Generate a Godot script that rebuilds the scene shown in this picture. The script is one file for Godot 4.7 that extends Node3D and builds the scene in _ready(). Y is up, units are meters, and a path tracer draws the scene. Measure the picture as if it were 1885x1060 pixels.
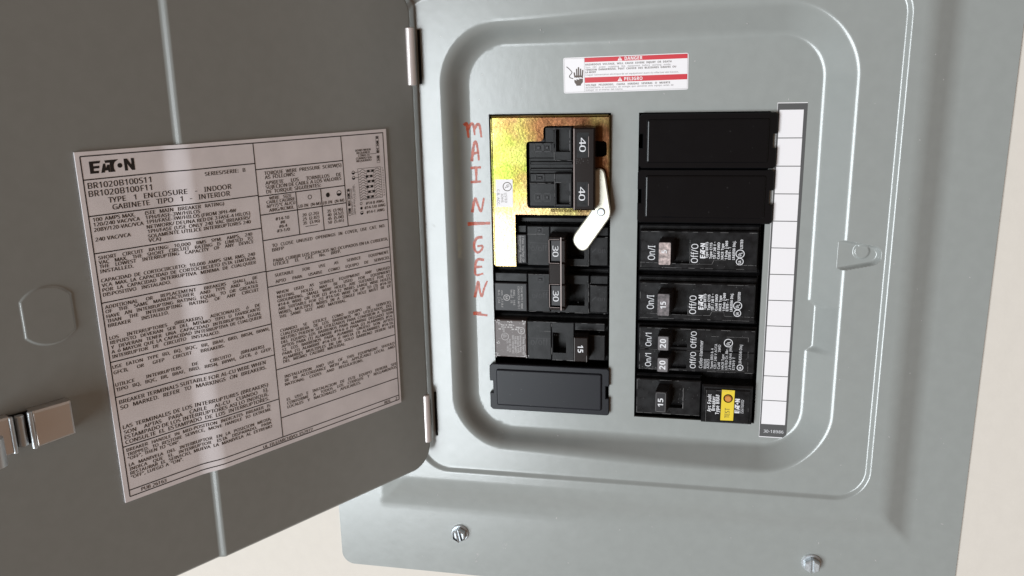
extends Node3D
# An open residential breaker panel on a cream wall. All helper coordinates are millimetres, x right, y up, z out of the wall;
# the floor of the recessed dead front is z = 0. HEIGHT lifts the whole thing to where it hangs on the wall.

const MM := 0.001
const HEIGHT := 1450.0
const FONT_REG := 0
const FONT_BOLD := 1

var mats := {}
var org := Vector3.ZERO          # origin (mm) of the node whose mesh is being built
var glyphs := {}
var fonts := {}
var rng := RandomNumberGenerator.new()

# ------------------------------------------------------------------ nodes
func thing(called: String, label: String, category: String, at: Vector3, group := "") -> Node3D:
	var o := Node3D.new()
	o.name = called
	add_child(o, true)
	o.position = (at + Vector3(0, HEIGHT, 0)) * MM
	o.set_meta("label", label)
	o.set_meta("category", category)
	if group:
		o.set_meta("group", group)
	org = at
	return o

func begin() -> SurfaceTool:
	var st := SurfaceTool.new()
	st.begin(Mesh.PRIMITIVE_TRIANGLES)
	return st

func put(st: SurfaceTool, called: String, material: Material, parent: Node3D, label := "") -> MeshInstance3D:
	st.generate_normals()
	return place(st.commit(), called, material, parent, label)

func place(mesh: Mesh, called: String, material: Material, parent: Node3D, label := "") -> MeshInstance3D:
	var o := MeshInstance3D.new()
	o.mesh = mesh
	o.material_override = material
	o.name = called
	o.cast_shadow = GeometryInstance3D.SHADOW_CASTING_SETTING_ON
	parent.add_child(o, true)
	if label:
		o.set_meta("label", label)
	return o

# ------------------------------------------------------------------ shapes (corners given anticlockwise as seen from outside)
func vtx(st: SurfaceTool, p: Vector3) -> void:
	st.add_vertex((p - org) * MM)

func tri(st: SurfaceTool, a: Vector3, b: Vector3, c: Vector3) -> void:
	st.set_smooth_group(0xFFFFFFFF)
	vtx(st, a); vtx(st, c); vtx(st, b)

func quad(st: SurfaceTool, a: Vector3, b: Vector3, c: Vector3, d: Vector3) -> void:
	tri(st, a, b, c)
	tri(st, a, c, d)

# a frustum-like block: back rectangle at z0, front rectangle at z1, front edges chamfered by ch; shift moves the front
func block(st: SurfaceTool, x0: float, x1: float, y0: float, y1: float, z0: float, z1: float, ch := 0.35, draft := 0.0, shift := Vector2.ZERO) -> void:
	var r := [
		[x0, x1, y0, y1, z0],
		[x0 + draft + shift.x, x1 - draft + shift.x, y0 + draft + shift.y, y1 - draft + shift.y, z1 - ch],
		[x0 + draft + ch + shift.x, x1 - draft - ch + shift.x, y0 + draft + ch + shift.y, y1 - draft - ch + shift.y, z1],
	]
	var loops := []
	for k in r:
		loops.append([Vector3(k[0], k[2], k[4]), Vector3(k[1], k[2], k[4]), Vector3(k[1], k[3], k[4]), Vector3(k[0], k[3], k[4])])
	for j in 2:
		for i in 4:
			var n := (i + 1) % 4
			quad(st, loops[j][i], loops[j][n], loops[j + 1][n], loops[j + 1][i])
	quad(st, loops[2][0], loops[2][1], loops[2][2], loops[2][3])
	quad(st, loops[0][3], loops[0][2], loops[0][1], loops[0][0])

# inward offset of an anticlockwise outline
func inset(pts: PackedVector2Array, d: float) -> PackedVector2Array:
	var out := PackedVector2Array()
	var n := pts.size()
	for i in n:
		var a := (pts[i] - pts[(i + n - 1) % n]).normalized()
		var b := (pts[(i + 1) % n] - pts[i]).normalized()
		var na := Vector2(-a.y, a.x)
		var nb := Vector2(-b.y, b.x)
		var m := na + nb
		var k := maxf(0.35, m.dot(na))
		out.append(pts[i] + m * (d / k))
	return out

# an outline extruded from z0 to z1 with a chamfered front edge
func slab(st: SurfaceTool, pts: PackedVector2Array, z0: float, z1: float, ch := 0.3) -> void:
	if Geometry2D.is_polygon_clockwise(pts):
		pts.reverse()
	var top := inset(pts, ch) if ch > 0.0 else pts
	var n := pts.size()
	for i in n:
		var j := (i + 1) % n
		var a := pts[i]
		var b := pts[j]
		quad(st, Vector3(a.x, a.y, z0), Vector3(b.x, b.y, z0), Vector3(b.x, b.y, z1 - ch), Vector3(a.x, a.y, z1 - ch))
		if ch > 0.0:
			quad(st, Vector3(a.x, a.y, z1 - ch), Vector3(b.x, b.y, z1 - ch), Vector3(top[j].x, top[j].y, z1), Vector3(top[i].x, top[i].y, z1))
	sheet(st, top, z1)

# an outline with a rounded front edge of radius r
func pillow(st: SurfaceTool, pts: PackedVector2Array, z0: float, z1: float, r: float, n := 5) -> void:
	if Geometry2D.is_polygon_clockwise(pts):
		pts.reverse()
	var last := pts
	var zl := z0
	for k in n + 1:
		var a := PI / 2.0 * k / n
		var loop := inset(pts, r * (1.0 - cos(a))) if k > 0 else pts
		var z := z1 - r + r * sin(a)
		for i in pts.size():
			var j := (i + 1) % pts.size()
			quad(st, v3(last[i], zl), v3(last[j], zl), v3(loop[j], z), v3(loop[i], z))
		last = loop
		zl = z
	sheet(st, last, z1)

func sheet(st: SurfaceTool, pts: PackedVector2Array, z: float) -> void:
	var ids := Geometry2D.triangulate_polygon(pts)
	for i in range(0, ids.size(), 3):
		var a := pts[ids[i]]
		var b := pts[ids[i + 1]]
		var c := pts[ids[i + 2]]
		if (b - a).cross(c - a) < 0.0:
			var t := b
			b = c
			c = t
		tri(st, Vector3(a.x, a.y, z), Vector3(b.x, b.y, z), Vector3(c.x, c.y, z))

func poly(list: Array) -> PackedVector2Array:
	var p := PackedVector2Array()
	for i in range(0, list.size(), 2):
		p.append(Vector2(list[i], list[i + 1]))
	return p

# corners of a polygon rounded by r
func soft(pts: PackedVector2Array, r: float, steps := 5) -> PackedVector2Array:
	var out := PackedVector2Array()
	var n := pts.size()
	for i in n:
		var p := pts[i]
		var a := (pts[(i + n - 1) % n] - p)
		var b := (pts[(i + 1) % n] - p)
		var k := minf(r, minf(a.length(), b.length()) * 0.48)
		var s := p + a.normalized() * k
		var e := p + b.normalized() * k
		for j in steps + 1:
			var t := float(j) / steps
			out.append(s.lerp(p, t).lerp(p.lerp(e, t), t))
	return out

func rect(x0: float, x1: float, y0: float, y1: float) -> PackedVector2Array:
	return poly([x0, y0, x1, y0, x1, y1, x0, y1])

func circle(c: Vector2, r: float, n := 28) -> PackedVector2Array:
	var p := PackedVector2Array()
	for i in n:
		p.append(c + Vector2.from_angle(TAU * i / n) * r)
	return p

func disc(st: SurfaceTool, c: Vector2, r: float, z0: float, z1: float, ch := 0.3, n := 28) -> void:
	slab(st, circle(c, r, n), z0, z1, ch)

func ring(st: SurfaceTool, c: Vector2, r0: float, r1: float, z: float, n := 32) -> void:
	for i in n:
		var a := Vector2.from_angle(TAU * i / n)
		var b := Vector2.from_angle(TAU * (i + 1) / n)
		quad(st, Vector3(c.x + a.x * r0, c.y + a.y * r0, z), Vector3(c.x + a.x * r1, c.y + a.y * r1, z), Vector3(c.x + b.x * r1, c.y + b.y * r1, z), Vector3(c.x + b.x * r0, c.y + b.y * r0, z))

# a tube round the y axis, with rounded ends
func barrel(st: SurfaceTool, x: float, z: float, r: float, y0: float, y1: float, n := 28) -> void:
	var rows := [[y0, r * 0.78], [y0 + 0.35, r], [y1 - 0.35, r], [y1, r * 0.78]]
	st.set_smooth_group(0)
	for j in 3:
		for i in n:
			var a := Vector2.from_angle(TAU * i / n)
			var b := Vector2.from_angle(TAU * (i + 1) / n)
			var p := [Vector3(x + a.x * rows[j][1], rows[j][0], z - a.y * rows[j][1]), Vector3(x + b.x * rows[j][1], rows[j][0], z - b.y * rows[j][1]), Vector3(x + b.x * rows[j + 1][1], rows[j + 1][0], z - b.y * rows[j + 1][1]), Vector3(x + a.x * rows[j + 1][1], rows[j + 1][0], z - a.y * rows[j + 1][1])]
			st.set_smooth_group(j)
			vtx(st, p[0]); vtx(st, p[2]); vtx(st, p[1])
			vtx(st, p[0]); vtx(st, p[3]); vtx(st, p[2])
	for e in [0, 3]:
		for i in n:
			var a := Vector2.from_angle(TAU * i / n) * float(rows[e][1])
			var b := Vector2.from_angle(TAU * (i + 1) / n) * float(rows[e][1])
			var y: float = rows[e][0]
			if e == 3:
				tri(st, Vector3(x, y, z), Vector3(x + a.x, y, z - a.y), Vector3(x + b.x, y, z - b.y))
			else:
				tri(st, Vector3(x, y, z), Vector3(x + b.x, y, z - b.y), Vector3(x + a.x, y, z - a.y))

# flat stroke of a given width through points, lying at height z
func stroke(st: SurfaceTool, pts: PackedVector2Array, w: float, z: float, closed := false) -> void:
	var n := pts.size()
	for i in (n if closed else n - 1):
		var a := pts[i]
		var b := pts[(i + 1) % n]
		var d := (b - a).normalized() * (w * 0.5)
		var s := Vector2(-d.y, d.x)
		var e := d * 0.55
		quad(st, v3(a - e - s, z), v3(b + e - s, z), v3(b + e + s, z), v3(a - e + s, z))

func v3(p: Vector2, z: float) -> Vector3:
	return Vector3(p.x, p.y, z)

# ------------------------------------------------------------------ lettering
func font_of(which: int) -> Font:
	if not fonts.has(which):
		var f := SystemFont.new()
		f.font_names = PackedStringArray(["Droid Sans"])
		f.font_weight = 700 if which == FONT_BOLD else 400
		f.allow_system_fallback = false
		fonts[which] = f
	return fonts[which]

# outline triangles of a word, with cap height 1 and baseline 0, starting at x = 0
func glyph(word: String, which: int) -> Dictionary:
	var key := word + ("*" if which == FONT_BOLD else "")
	if glyphs.has(key):
		return glyphs[key]
	var t := TextMesh.new()
	t.font = font_of(which)
	t.font_size = 28
	t.pixel_size = 1.0
	t.depth = 0.0
	t.curve_step = 2.0
	t.horizontal_alignment = HORIZONTAL_ALIGNMENT_LEFT
	t.text = "H" + word
	var arr := t.get_mesh_arrays()
	var v: PackedVector3Array = arr[Mesh.ARRAY_VERTEX]
	var idx: PackedInt32Array = arr[Mesh.ARRAY_INDEX] if arr[Mesh.ARRAY_INDEX] != null else PackedInt32Array(range(v.size()))
	# the leading H gives baseline and cap height; its own triangles are dropped by their place
	var h := TextMesh.new()
	h.font = t.font
	h.font_size = 28
	h.pixel_size = 1.0
	h.depth = 0.0
	h.horizontal_alignment = HORIZONTAL_ALIGNMENT_LEFT
	h.text = "H"
	var hv: PackedVector3Array = h.get_mesh_arrays()[Mesh.ARRAY_VERTEX]
	var box := AABB(hv[0], Vector3.ZERO)
	for p in hv:
		box = box.expand(p)
	var cap := box.size.y
	var start := box.end.x + 0.5
	var out := PackedVector2Array()
	var lo := 1e9
	var hi := -1e9
	for i in range(0, idx.size(), 3):
		var c := (v[idx[i]].x + v[idx[i + 1]].x + v[idx[i + 2]].x) / 3.0
		if c < start:
			continue
		var turned := (v[idx[i + 1]] - v[idx[i]]).cross(v[idx[i + 2]] - v[idx[i]]).z > 0.0
		for k in ([0, 2, 1] if turned else [0, 1, 2]):
			var p := v[idx[i + k]]
			out.append(Vector2(p.x, p.y - box.position.y) / cap)
			lo = minf(lo, p.x / cap)
			hi = maxf(hi, p.x / cap)
	for i in out.size():
		out[i].x -= lo
	glyphs[key] = {"p": out, "w": maxf(hi - lo, 0.01)}
	return glyphs[key]

# puts one word; dir 0 reads to the right, 1 reads upwards, -1 reads downwards; at is the start of its baseline
func word(st: SurfaceTool, text: String, at: Vector2, cap: float, sx: float, z: float, dir := 0, which := FONT_REG) -> void:
	var g := glyph(text, which)
	var ax := Vector2.from_angle(dir * PI / 2.0)
	var ay := Vector2(-ax.y, ax.x)
	st.set_smooth_group(0xFFFFFFFF)
	for p in g.p:
		var q: Vector2 = at + ax * (p.x * cap * sx) + ay * (p.y * cap)
		vtx(st, Vector3(q.x, q.y, z))

# a line of words fitted to a width: words keep their shape and the gaps stretch, unless the line is too tight
func line(st: SurfaceTool, text: String, at: Vector2, width: float, cap: float, z: float, dir := 0, which := FONT_REG) -> void:
	var words := text.split(" ", false)
	var total := 0.0
	for w in words:
		total += glyph(w, which).w * cap
	var gaps := words.size() - 1
	var sx := 1.0
	if gaps == 0:
		sx = width / total
	else:
		sx = clampf((width - gaps * cap * 0.55) / total, 0.3, 1.14)
	var gap := (width - total * sx) / maxf(gaps, 1)
	var x := 0.0
	var ax := Vector2.from_angle(dir * PI / 2.0)
	for w in words:
		word(st, w, at + ax * x, cap, sx, z, dir, which)
		x += glyph(w, which).w * cap * sx + gap

# the maker's wordmark: E A T dot N in slanted blocks, fitted to a box; the local frame is (origin, right, up)
func wordmark(st: SurfaceTool, at: Vector2, w: float, h: float, z: float, dir := 0) -> void:
	var ax := Vector2.from_angle(dir * PI / 2.0) * w
	var ay := Vector2.from_angle((dir + 1) * PI / 2.0) * h
	var shapes := [
		poly([0.0, 0.0, 0.185, 0.0, 0.195, 0.2, 0.085, 0.2, 0.085, 0.4, 0.205, 0.4, 0.215, 0.6, 0.085, 0.6, 0.085, 0.8, 0.225, 0.8, 0.245, 1.0, 0.0, 1.0]),
		poly([0.235, 0.0, 0.315, 0.0, 0.325, 0.16, 0.39, 0.16, 0.40, 0.0, 0.44, 0.0, 0.44, 0.62, 0.385, 0.62, 0.355, 0.36, 0.345, 0.74, 0.30, 0.74]),
		poly([0.35, 0.78, 0.445, 0.78, 0.445, 0.0, 0.55, 0.0, 0.525, 0.3, 0.53, 0.6, 0.56, 0.8, 0.62, 0.93, 0.64, 1.0, 0.335, 1.0]),
		poly([0.765, 0.0, 0.835, 0.0, 0.835, 0.55, 0.925, 0.0, 1.0, 0.0, 1.0, 1.0, 0.93, 1.0, 0.93, 0.45, 0.84, 1.0, 0.765, 1.0]),
		circle(Vector2(0.0, 0.0), 1.0, 20),
	]
	for k in shapes.size():
		var p: PackedVector2Array = shapes[k]
		for i in p.size():
			var q := p[i]
			if k == 4:
				q = Vector2(0.665 + q.x * 0.2 * h / w, 0.48 + q.y * 0.2)
			p[i] = at + ax * q.x + ay * q.y
		sheet(st, p, z)

# ------------------------------------------------------------------ materials
func mat(called: String, lin: Color, rough := 0.5, metal := 0.0, spec := 0.5) -> StandardMaterial3D:
	var m := StandardMaterial3D.new()
	m.resource_name = called
	m.albedo_color = lin.linear_to_srgb()
	m.roughness = rough
	m.metallic = metal
	m.metallic_specular = spec
	m.cull_mode = BaseMaterial3D.CULL_DISABLED
	mats[called] = m
	return m

func noise_tex(seed_: int, freq: float, lo: float, hi: float, size := 512, oct := 4, normal := false, bump := 4.0) -> NoiseTexture2D:
	var n := FastNoiseLite.new()
	n.seed = seed_
	n.noise_type = FastNoiseLite.TYPE_SIMPLEX_SMOOTH
	n.frequency = freq
	n.fractal_octaves = oct
	var t := NoiseTexture2D.new()
	t.width = size
	t.height = size
	t.seamless = true
	t.noise = n
	if normal:
		t.as_normal_map = true
		t.bump_strength = bump
	else:
		var g := Gradient.new()
		g.set_color(0, Color(lo, lo, lo))
		g.set_color(1, Color(hi, hi, hi))
		t.color_ramp = g
	return t

func triplanar(m: StandardMaterial3D, metres: float) -> void:
	m.uv1_triplanar = true
	m.uv1_triplanar_sharpness = 4.0
	m.uv1_scale = Vector3.ONE / metres

func make_materials() -> void:
	var peel := noise_tex(3, 0.03, 0, 1, 512, 3, true, 1.6)
	var paint := mat("grey_enamel", Color(0.264, 0.280, 0.272), 0.24, 0.0, 0.6)
	paint.normal_enabled = true
	paint.normal_texture = peel
	paint.normal_scale = 0.045
	paint.roughness_texture = noise_tex(8, 0.012, 0.88, 1.0, 512, 4)
	paint.albedo_texture = noise_tex(12, 0.02, 0.975, 1.0, 512, 5)
	triplanar(paint, 0.09)
	var wall := mat("cream_wall_paint", Color(0.585, 0.545, 0.495), 0.75, 0.0, 0.3)
	wall.normal_enabled = true
	wall.normal_texture = noise_tex(21, 0.02, 0, 1, 512, 4, true, 4.0)
	wall.normal_scale = 0.07
	wall.albedo_texture = noise_tex(22, 0.02, 0.985, 1.0, 512, 4)
	triplanar(wall, 0.11)
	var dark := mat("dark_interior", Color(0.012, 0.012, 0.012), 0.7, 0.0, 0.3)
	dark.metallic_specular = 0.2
	var plastic := mat("black_moulded_plastic", Color(0.014, 0.0135, 0.0145), 0.42, 0.0, 0.29)
	plastic.normal_enabled = true
	plastic.normal_texture = noise_tex(31, 0.14, 0, 1, 256, 3, true, 2.0)
	plastic.normal_scale = 0.05
	plastic.roughness_texture = noise_tex(33, 0.02, 0.55, 1.0, 256, 4)
	plastic.albedo_texture = noise_tex(34, 0.015, 0.55, 1.0, 256, 5)
	triplanar(plastic, 0.03)
	var gloss := mat("glossy_black_plastic", Color(0.004, 0.0042, 0.005), 0.14, 0.0, 0.36)
	gloss.roughness_texture = noise_tex(36, 0.02, 0.7, 1.0, 256, 4)
	gloss.normal_enabled = true
	gloss.normal_texture = noise_tex(37, 0.012, 0, 1, 256, 2, true, 2.0)
	gloss.normal_scale = 0.03
	triplanar(gloss, 0.06)
	mat("handle_plastic", Color(0.024, 0.023, 0.025), 0.34, 0.0, 0.34)
	mat("glare_toned_black_plastic", Color(0.011, 0.0115, 0.015), 0.32, 0.0, 0.3)  # for the lower left plate: its bluish glare mixed into the black
	mat("painted_highlight", Color(0.30, 0.235, 0.22), 0.4, 0.0, 0.5)  # pinkish edge highlights of handle and tie, given as a colour
	mat("brown_plastic", Color(0.0105, 0.0065, 0.0055), 0.26, 0.0, 0.25)
	mat("worn_plate", Color(0.085, 0.066, 0.063), 0.45)
	mat("worn_edge", Color(0.14, 0.135, 0.135), 0.6)
	mat("white_print", Color(0.60, 0.60, 0.62), 0.6)
	mat("grey_print", Color(0.40, 0.385, 0.385), 0.6)
	mat("black_print", Color(0.012, 0.01, 0.01), 0.5)
	mat("faint_print", Color(0.15, 0.13, 0.13), 0.6)
	mat("grey_label_print", Color(0.062, 0.062, 0.063), 0.45)
	mat("red_print", Color(0.50, 0.017, 0.03), 0.4)
	mat("brown_print", Color(0.075, 0.052, 0.04), 0.5)
	var pen := mat("red_marker", Color(0.56, 0.105, 0.055), 0.4)
	pen.albedo_texture = noise_tex(41, 0.05, 0.7, 1.0, 256, 3)
	triplanar(pen, 0.02)
	var paper := mat("label_paper", Color(0.92, 0.885, 0.92), 0.34, 0.0, 0.5)
	paper.albedo_texture = noise_tex(43, 0.015, 0.94, 1.0, 256, 5)
	triplanar(paper, 0.07)
	mat("white_label", Color(0.70, 0.68, 0.695), 0.4)
	mat("yellow_label", Color(0.64, 0.48, 0.02), 0.4)
	mat("orange_button", Color(0.50, 0.20, 0.035), 0.4)
	mat("hinge_metal", Color(0.70, 0.65, 0.64), 0.36, 0.35)
	var nickel := mat("bright_nickel", Color(0.70, 0.67, 0.65), 0.42, 1.0)
	var zinc := mat("bright_zinc", Color(0.52, 0.56, 0.59), 0.5, 0.6)
	zinc.roughness_texture = noise_tex(52, 0.03, 0.5, 1.0, 256, 4)
	triplanar(zinc, 0.012)
	var lever := mat("pale_zinc_plate", Color(0.70, 0.68, 0.58), 0.45, 0.7)
	lever.albedo_texture = noise_tex(53, 0.02, 0.9, 1.0, 256, 3)
	triplanar(lever, 0.03)
	var gold := mat("yellow_chromate", Color.WHITE, 0.27, 1.0)
	gold.albedo_texture = chromate_texture()
	gold.roughness_texture = noise_tex(54, 0.06, 0.6, 1.0, 256, 3)
	gold.normal_enabled = true
	gold.normal_texture = noise_tex(55, 0.09, 0, 1, 512, 3, true, 5.0)
	gold.normal_scale = 0.02
	triplanar(gold, 0.08)

# iridescent zinc chromate: green-gold with rosy brown clouds, fine crystal scratches and glare painted pale at lower left
func chromate_texture() -> ImageTexture:
	var n := 512
	var im := Image.create(n, n, false, Image.FORMAT_RGB8)
	var big := FastNoiseLite.new()
	big.seed = 61
	big.frequency = 0.009
	big.fractal_octaves = 5
	var hue := FastNoiseLite.new()
	hue.seed = 62
	hue.frequency = 0.006
	hue.fractal_octaves = 3
	var fine := FastNoiseLite.new()
	fine.seed = 63
	fine.frequency = 0.11
	fine.fractal_octaves = 3
	for y in n:
		for x in n:
			var a := clampf(big.get_noise_2d(x, y) * 1.3 + 0.45, 0.0, 1.0)
			var b := clampf(hue.get_noise_2d(x + 400, y) * 1.4 + 0.5, 0.0, 1.0)
			# where this texel lies on the plate, in millimetres from its middle
			var px := x * 80.0 / n - (80.0 if x > n / 2 else 0.0)
			var py := -(y * 80.0 / n - (80.0 if y > n / 2 else 0.0))
			var c := Color(0.60, 0.545, 0.35).lerp(Color(0.66, 0.60, 0.42), a)
			var green := exp(-(pow(px + 20.0, 2.0) / 260.0 + pow(py - 16.0, 2.0) / 420.0)) * 0.9 + (b - 0.5) * 0.5
			c = c.lerp(Color(0.40, 0.45, 0.16), clampf(green, 0.0, 0.85))
			var rose := exp(-(pow(px - 2.0, 2.0) / 330.0 + pow(py - 33.0, 2.0) / 60.0)) + exp(-(pow(px - 25.0, 2.0) / 30.0 + pow(py - 18.0, 2.0) / 300.0)) * 0.8 + exp(-(pow(px + 5.0, 2.0) / 110.0 + pow(py - 18.0, 2.0) / 160.0)) * 0.5 + (a - 0.5) * 0.5
			c = c.lerp(Color(0.40, 0.22, 0.16), clampf(rose, 0.0, 0.75))
			var pink := exp(-(pow(px + 14.0, 2.0) / 60.0 + pow(py + 10.0, 2.0) / 60.0))
			c = c.lerp(Color(0.66, 0.46, 0.40), clampf(pink * 0.6, 0.0, 0.6))
			c = c.lerp(Color(0.74, 0.66, 0.48), smoothstep(-6.0, -30.0, py + px * 0.25) * 0.7)  # paler low left: mirrored window glare painted into the albedo
			var g := 1.0 + fine.get_noise_2d(x, y) * 0.16
			im.set_pixel(x, y, Color(c.r * g, c.g * g, c.b * g).clamp())
	var r := RandomNumberGenerator.new()
	r.seed = 7
	for k in 1500:
		var p := Vector2(r.randf() * n, r.randf() * n)
		var d := Vector2.from_angle(r.randf() * TAU)
		var tone := r.randf_range(0.7, 1.5)
		for s in r.randi_range(4, 16):
			var q := p + d * s
			var px := posmod(int(q.x), n)
			var py := posmod(int(q.y), n)
			var o := im.get_pixel(px, py)
			im.set_pixel(px, py, Color(o.r * tone, o.g * tone, o.b * tone).clamp())
	return ImageTexture.create_from_image(im)

# ------------------------------------------------------------------ sheet metal as relief
# 0 before 0, 1 after 1, straight between, with bends of half-width b
func bend(t: float, b: float) -> float:
	if t <= -b:
		return 0.0
	if t < b:
		return (t + b) * (t + b) / (4.0 * b)
	if t <= 1.0 - b:
		return t
	if t < 1.0 + b:
		return 1.0 - (1.0 + b - t) * (1.0 + b - t) / (4.0 * b)
	return 1.0

# signed distance to a rectangle with rounded corners
func rounded(x: float, y: float, x0: float, x1: float, y0: float, y1: float, r: float) -> float:
	var qx := absf(x - (x0 + x1) * 0.5) - (x1 - x0) * 0.5 + r
	var qy := absf(y - (y0 + y1) * 0.5) - (y1 - y0) * 0.5 + r
	var ox := maxf(qx, 0.0)
	var oy := maxf(qy, 0.0)
	return sqrt(ox * ox + oy * oy) + minf(maxf(qx, qy), 0.0) - r

func soft_max(a: float, b: float, k: float) -> float:
	var h := maxf(k - absf(a - b), 0.0) / k
	return maxf(a, b) + h * h * k * 0.25

# height of the panel cover above the floor of its recess
func cover_z(x: float, y: float) -> float:
	var t := soft_max(maxf((x - 62.0) / 11.8, (-181.0 - x) / 11.8), maxf((-192.0 - y) / 13.6, (y - 58.0) / 13.6), 0.2)
	var z := 12.0 - 6.0 * bend(t, 0.3)
	if t > 0.0:
		return z
	var ds := rounded(x, y, -168.0, 53.1, -183.2, 53.5, 15.0)
	z -= 1.5 * (1.0 - bend((ds + 0.95) / 1.9, 0.24))
	if ds > 2.0:
		return z
	var dr := rounded(x, y, -141.2, 23.0, -162.8, 33.2, 20.0)
	var notch := 0.0
	if x > 10.0 and y < -84.0 and y > -116.0:
		notch = smoothstep(-87.5, -91.0, y) * smoothstep(-113.5, -110.0, y)
		dr -= 3.9 * notch * clampf(1.0 - maxf(dr, 0.0) / 11.0, 0.0, 1.0)
		# the little creases at the ends of the dent
		for cy in [-91.5, -110.0]:
			var e: float = (Vector2(x, y) - Vector2(27.3, cy)).length()
			z -= 0.35 * exp(-e * e / 1.2)
	var w := lerpf(6.6, 11.8, smoothstep(-130.0, -20.0, x)) * lerpf(1.0, 0.84, smoothstep(-140.0, -165.0, y))
	var soften := lerpf(0.40, 0.115, smoothstep(-120.0, 22.0, x))
	z *= bend(dr / w, soften)
	if x > 26.0 and y < -50.0 and y > -78.0 and ds < -1.2:
		var top := (y - (-56.0 - (x - 31.0) * 0.19)) * 0.98
		var low := ((-72.4 + (x - 31.0) * 0.22) - y) * 0.97
		var dp := soft_max(soft_max(top, low, 1.0), x - 50.9, 3.5)
		var pz := 8.2 + 3.0 * bend((dp + 1.7) / 1.7, 0.3)
		var e := (Vector2(x, y) - Vector2(42.4, -62.4)).length()
		pz += 0.75 * (1.0 - bend((e - 2.9) / 0.8, 0.35))
		z = minf(z, pz)
	return z

func steps(marks: Array) -> PackedFloat32Array:
	var out := PackedFloat32Array()
	for i in range(0, marks.size() - 1, 2):
		var a: float = marks[i]
		var b: float = marks[i + 2]
		var n := maxi(1, roundi((b - a) / float(marks[i + 1])))
		for k in n:
			out.append(a + (b - a) * k / n)
	out.append(marks[marks.size() - 1])
	return out

# a relief sheet over a grid; holes are [x0, x1, y0, y1]; corner rounds the outline; rim is how far its edge folds back
func relief(f: Callable, xs: PackedFloat32Array, ys: PackedFloat32Array, holes: Array, corner: float, rim: float, drop: float) -> ArrayMesh:
	var v := PackedVector3Array()
	var nrm := PackedVector3Array()
	var idx := PackedInt32Array()
	var nx := xs.size()
	var ny := ys.size()
	var x0 := xs[0]
	var x1 := xs[nx - 1]
	var y0 := ys[0]
	var y1 := ys[ny - 1]
	var e := 0.12
	for j in ny:
		for i in nx:
			var x := xs[i]
			var y := ys[j]
			var cx := clampf(x, x0 + corner, x1 - corner)
			var cy := clampf(y, y0 + corner, y1 - corner)
			var d := Vector2(x - cx, y - cy)
			if d.x != 0.0 and d.y != 0.0 and d.length() > corner:
				d = d.normalized() * corner
				x = cx + d.x
				y = cy + d.y
			var z: float = f.call(x, y)
			var zx: float = f.call(x + e, y)
			var zy: float = f.call(x, y + e)
			v.append((Vector3(x, y, z) - org) * MM)
			nrm.append(Vector3(-(zx - z) / e, -(zy - z) / e, 1.0).normalized())
	for j in ny - 1:
		for i in nx - 1:
			var mx := (xs[i] + xs[i + 1]) * 0.5
			var my := (ys[j] + ys[j + 1]) * 0.5
			var open := false
			for h in holes:
				if mx > h[0] and mx < h[1] and my > h[2] and my < h[3]:
					open = true
			if open:
				continue
			var a := j * nx + i
			idx.append_array([a, a + nx + 1, a + 1, a, a + nx, a + nx + 1])
	# the folded edge, outline first (anticlockwise), then each hole (its wall faces inwards)
	var loop := PackedInt32Array()
	for i in nx - 1:
		loop.append(i)
	for j in ny - 1:
		loop.append(j * nx + nx - 1)
	for i in nx - 1:
		loop.append((ny - 1) * nx + nx - 1 - i)
	for j in ny - 1:
		loop.append((ny - 1 - j) * nx)
	for k in loop.size():
		var a := v[loop[k]]
		var b := v[loop[(k + 1) % loop.size()]]
		if (a - b).length() > 1e-7:
			wall_strip(v, nrm, idx, a, b, rim * MM)
	for h in holes:
		var z: float = f.call(h[0], h[2])
		var c := [Vector3(h[0], h[2], z), Vector3(h[0], h[3], z), Vector3(h[1], h[3], z), Vector3(h[1], h[2], z)]
		for k in 4:
			wall_strip(v, nrm, idx, (c[k] - org) * MM, (c[(k + 1) % 4] - org) * MM, drop * MM)
	var arr := []
	arr.resize(Mesh.ARRAY_MAX)
	arr[Mesh.ARRAY_VERTEX] = v
	arr[Mesh.ARRAY_NORMAL] = nrm
	arr[Mesh.ARRAY_INDEX] = idx
	var m := ArrayMesh.new()
	m.add_surface_from_arrays(Mesh.PRIMITIVE_TRIANGLES, arr)
	return m

func wall_strip(v: PackedVector3Array, nrm: PackedVector3Array, idx: PackedInt32Array, a: Vector3, b: Vector3, deep: float) -> void:
	var n := (b - a).cross(Vector3(0, 0, 1)).normalized()
	var s := v.size()
	v.append_array([a, b, b - Vector3(0, 0, deep), a - Vector3(0, 0, deep)])
	for k in 4:
		nrm.append(n)
	idx.append_array([s, s + 1, s + 2, s, s + 2, s + 3])

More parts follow.
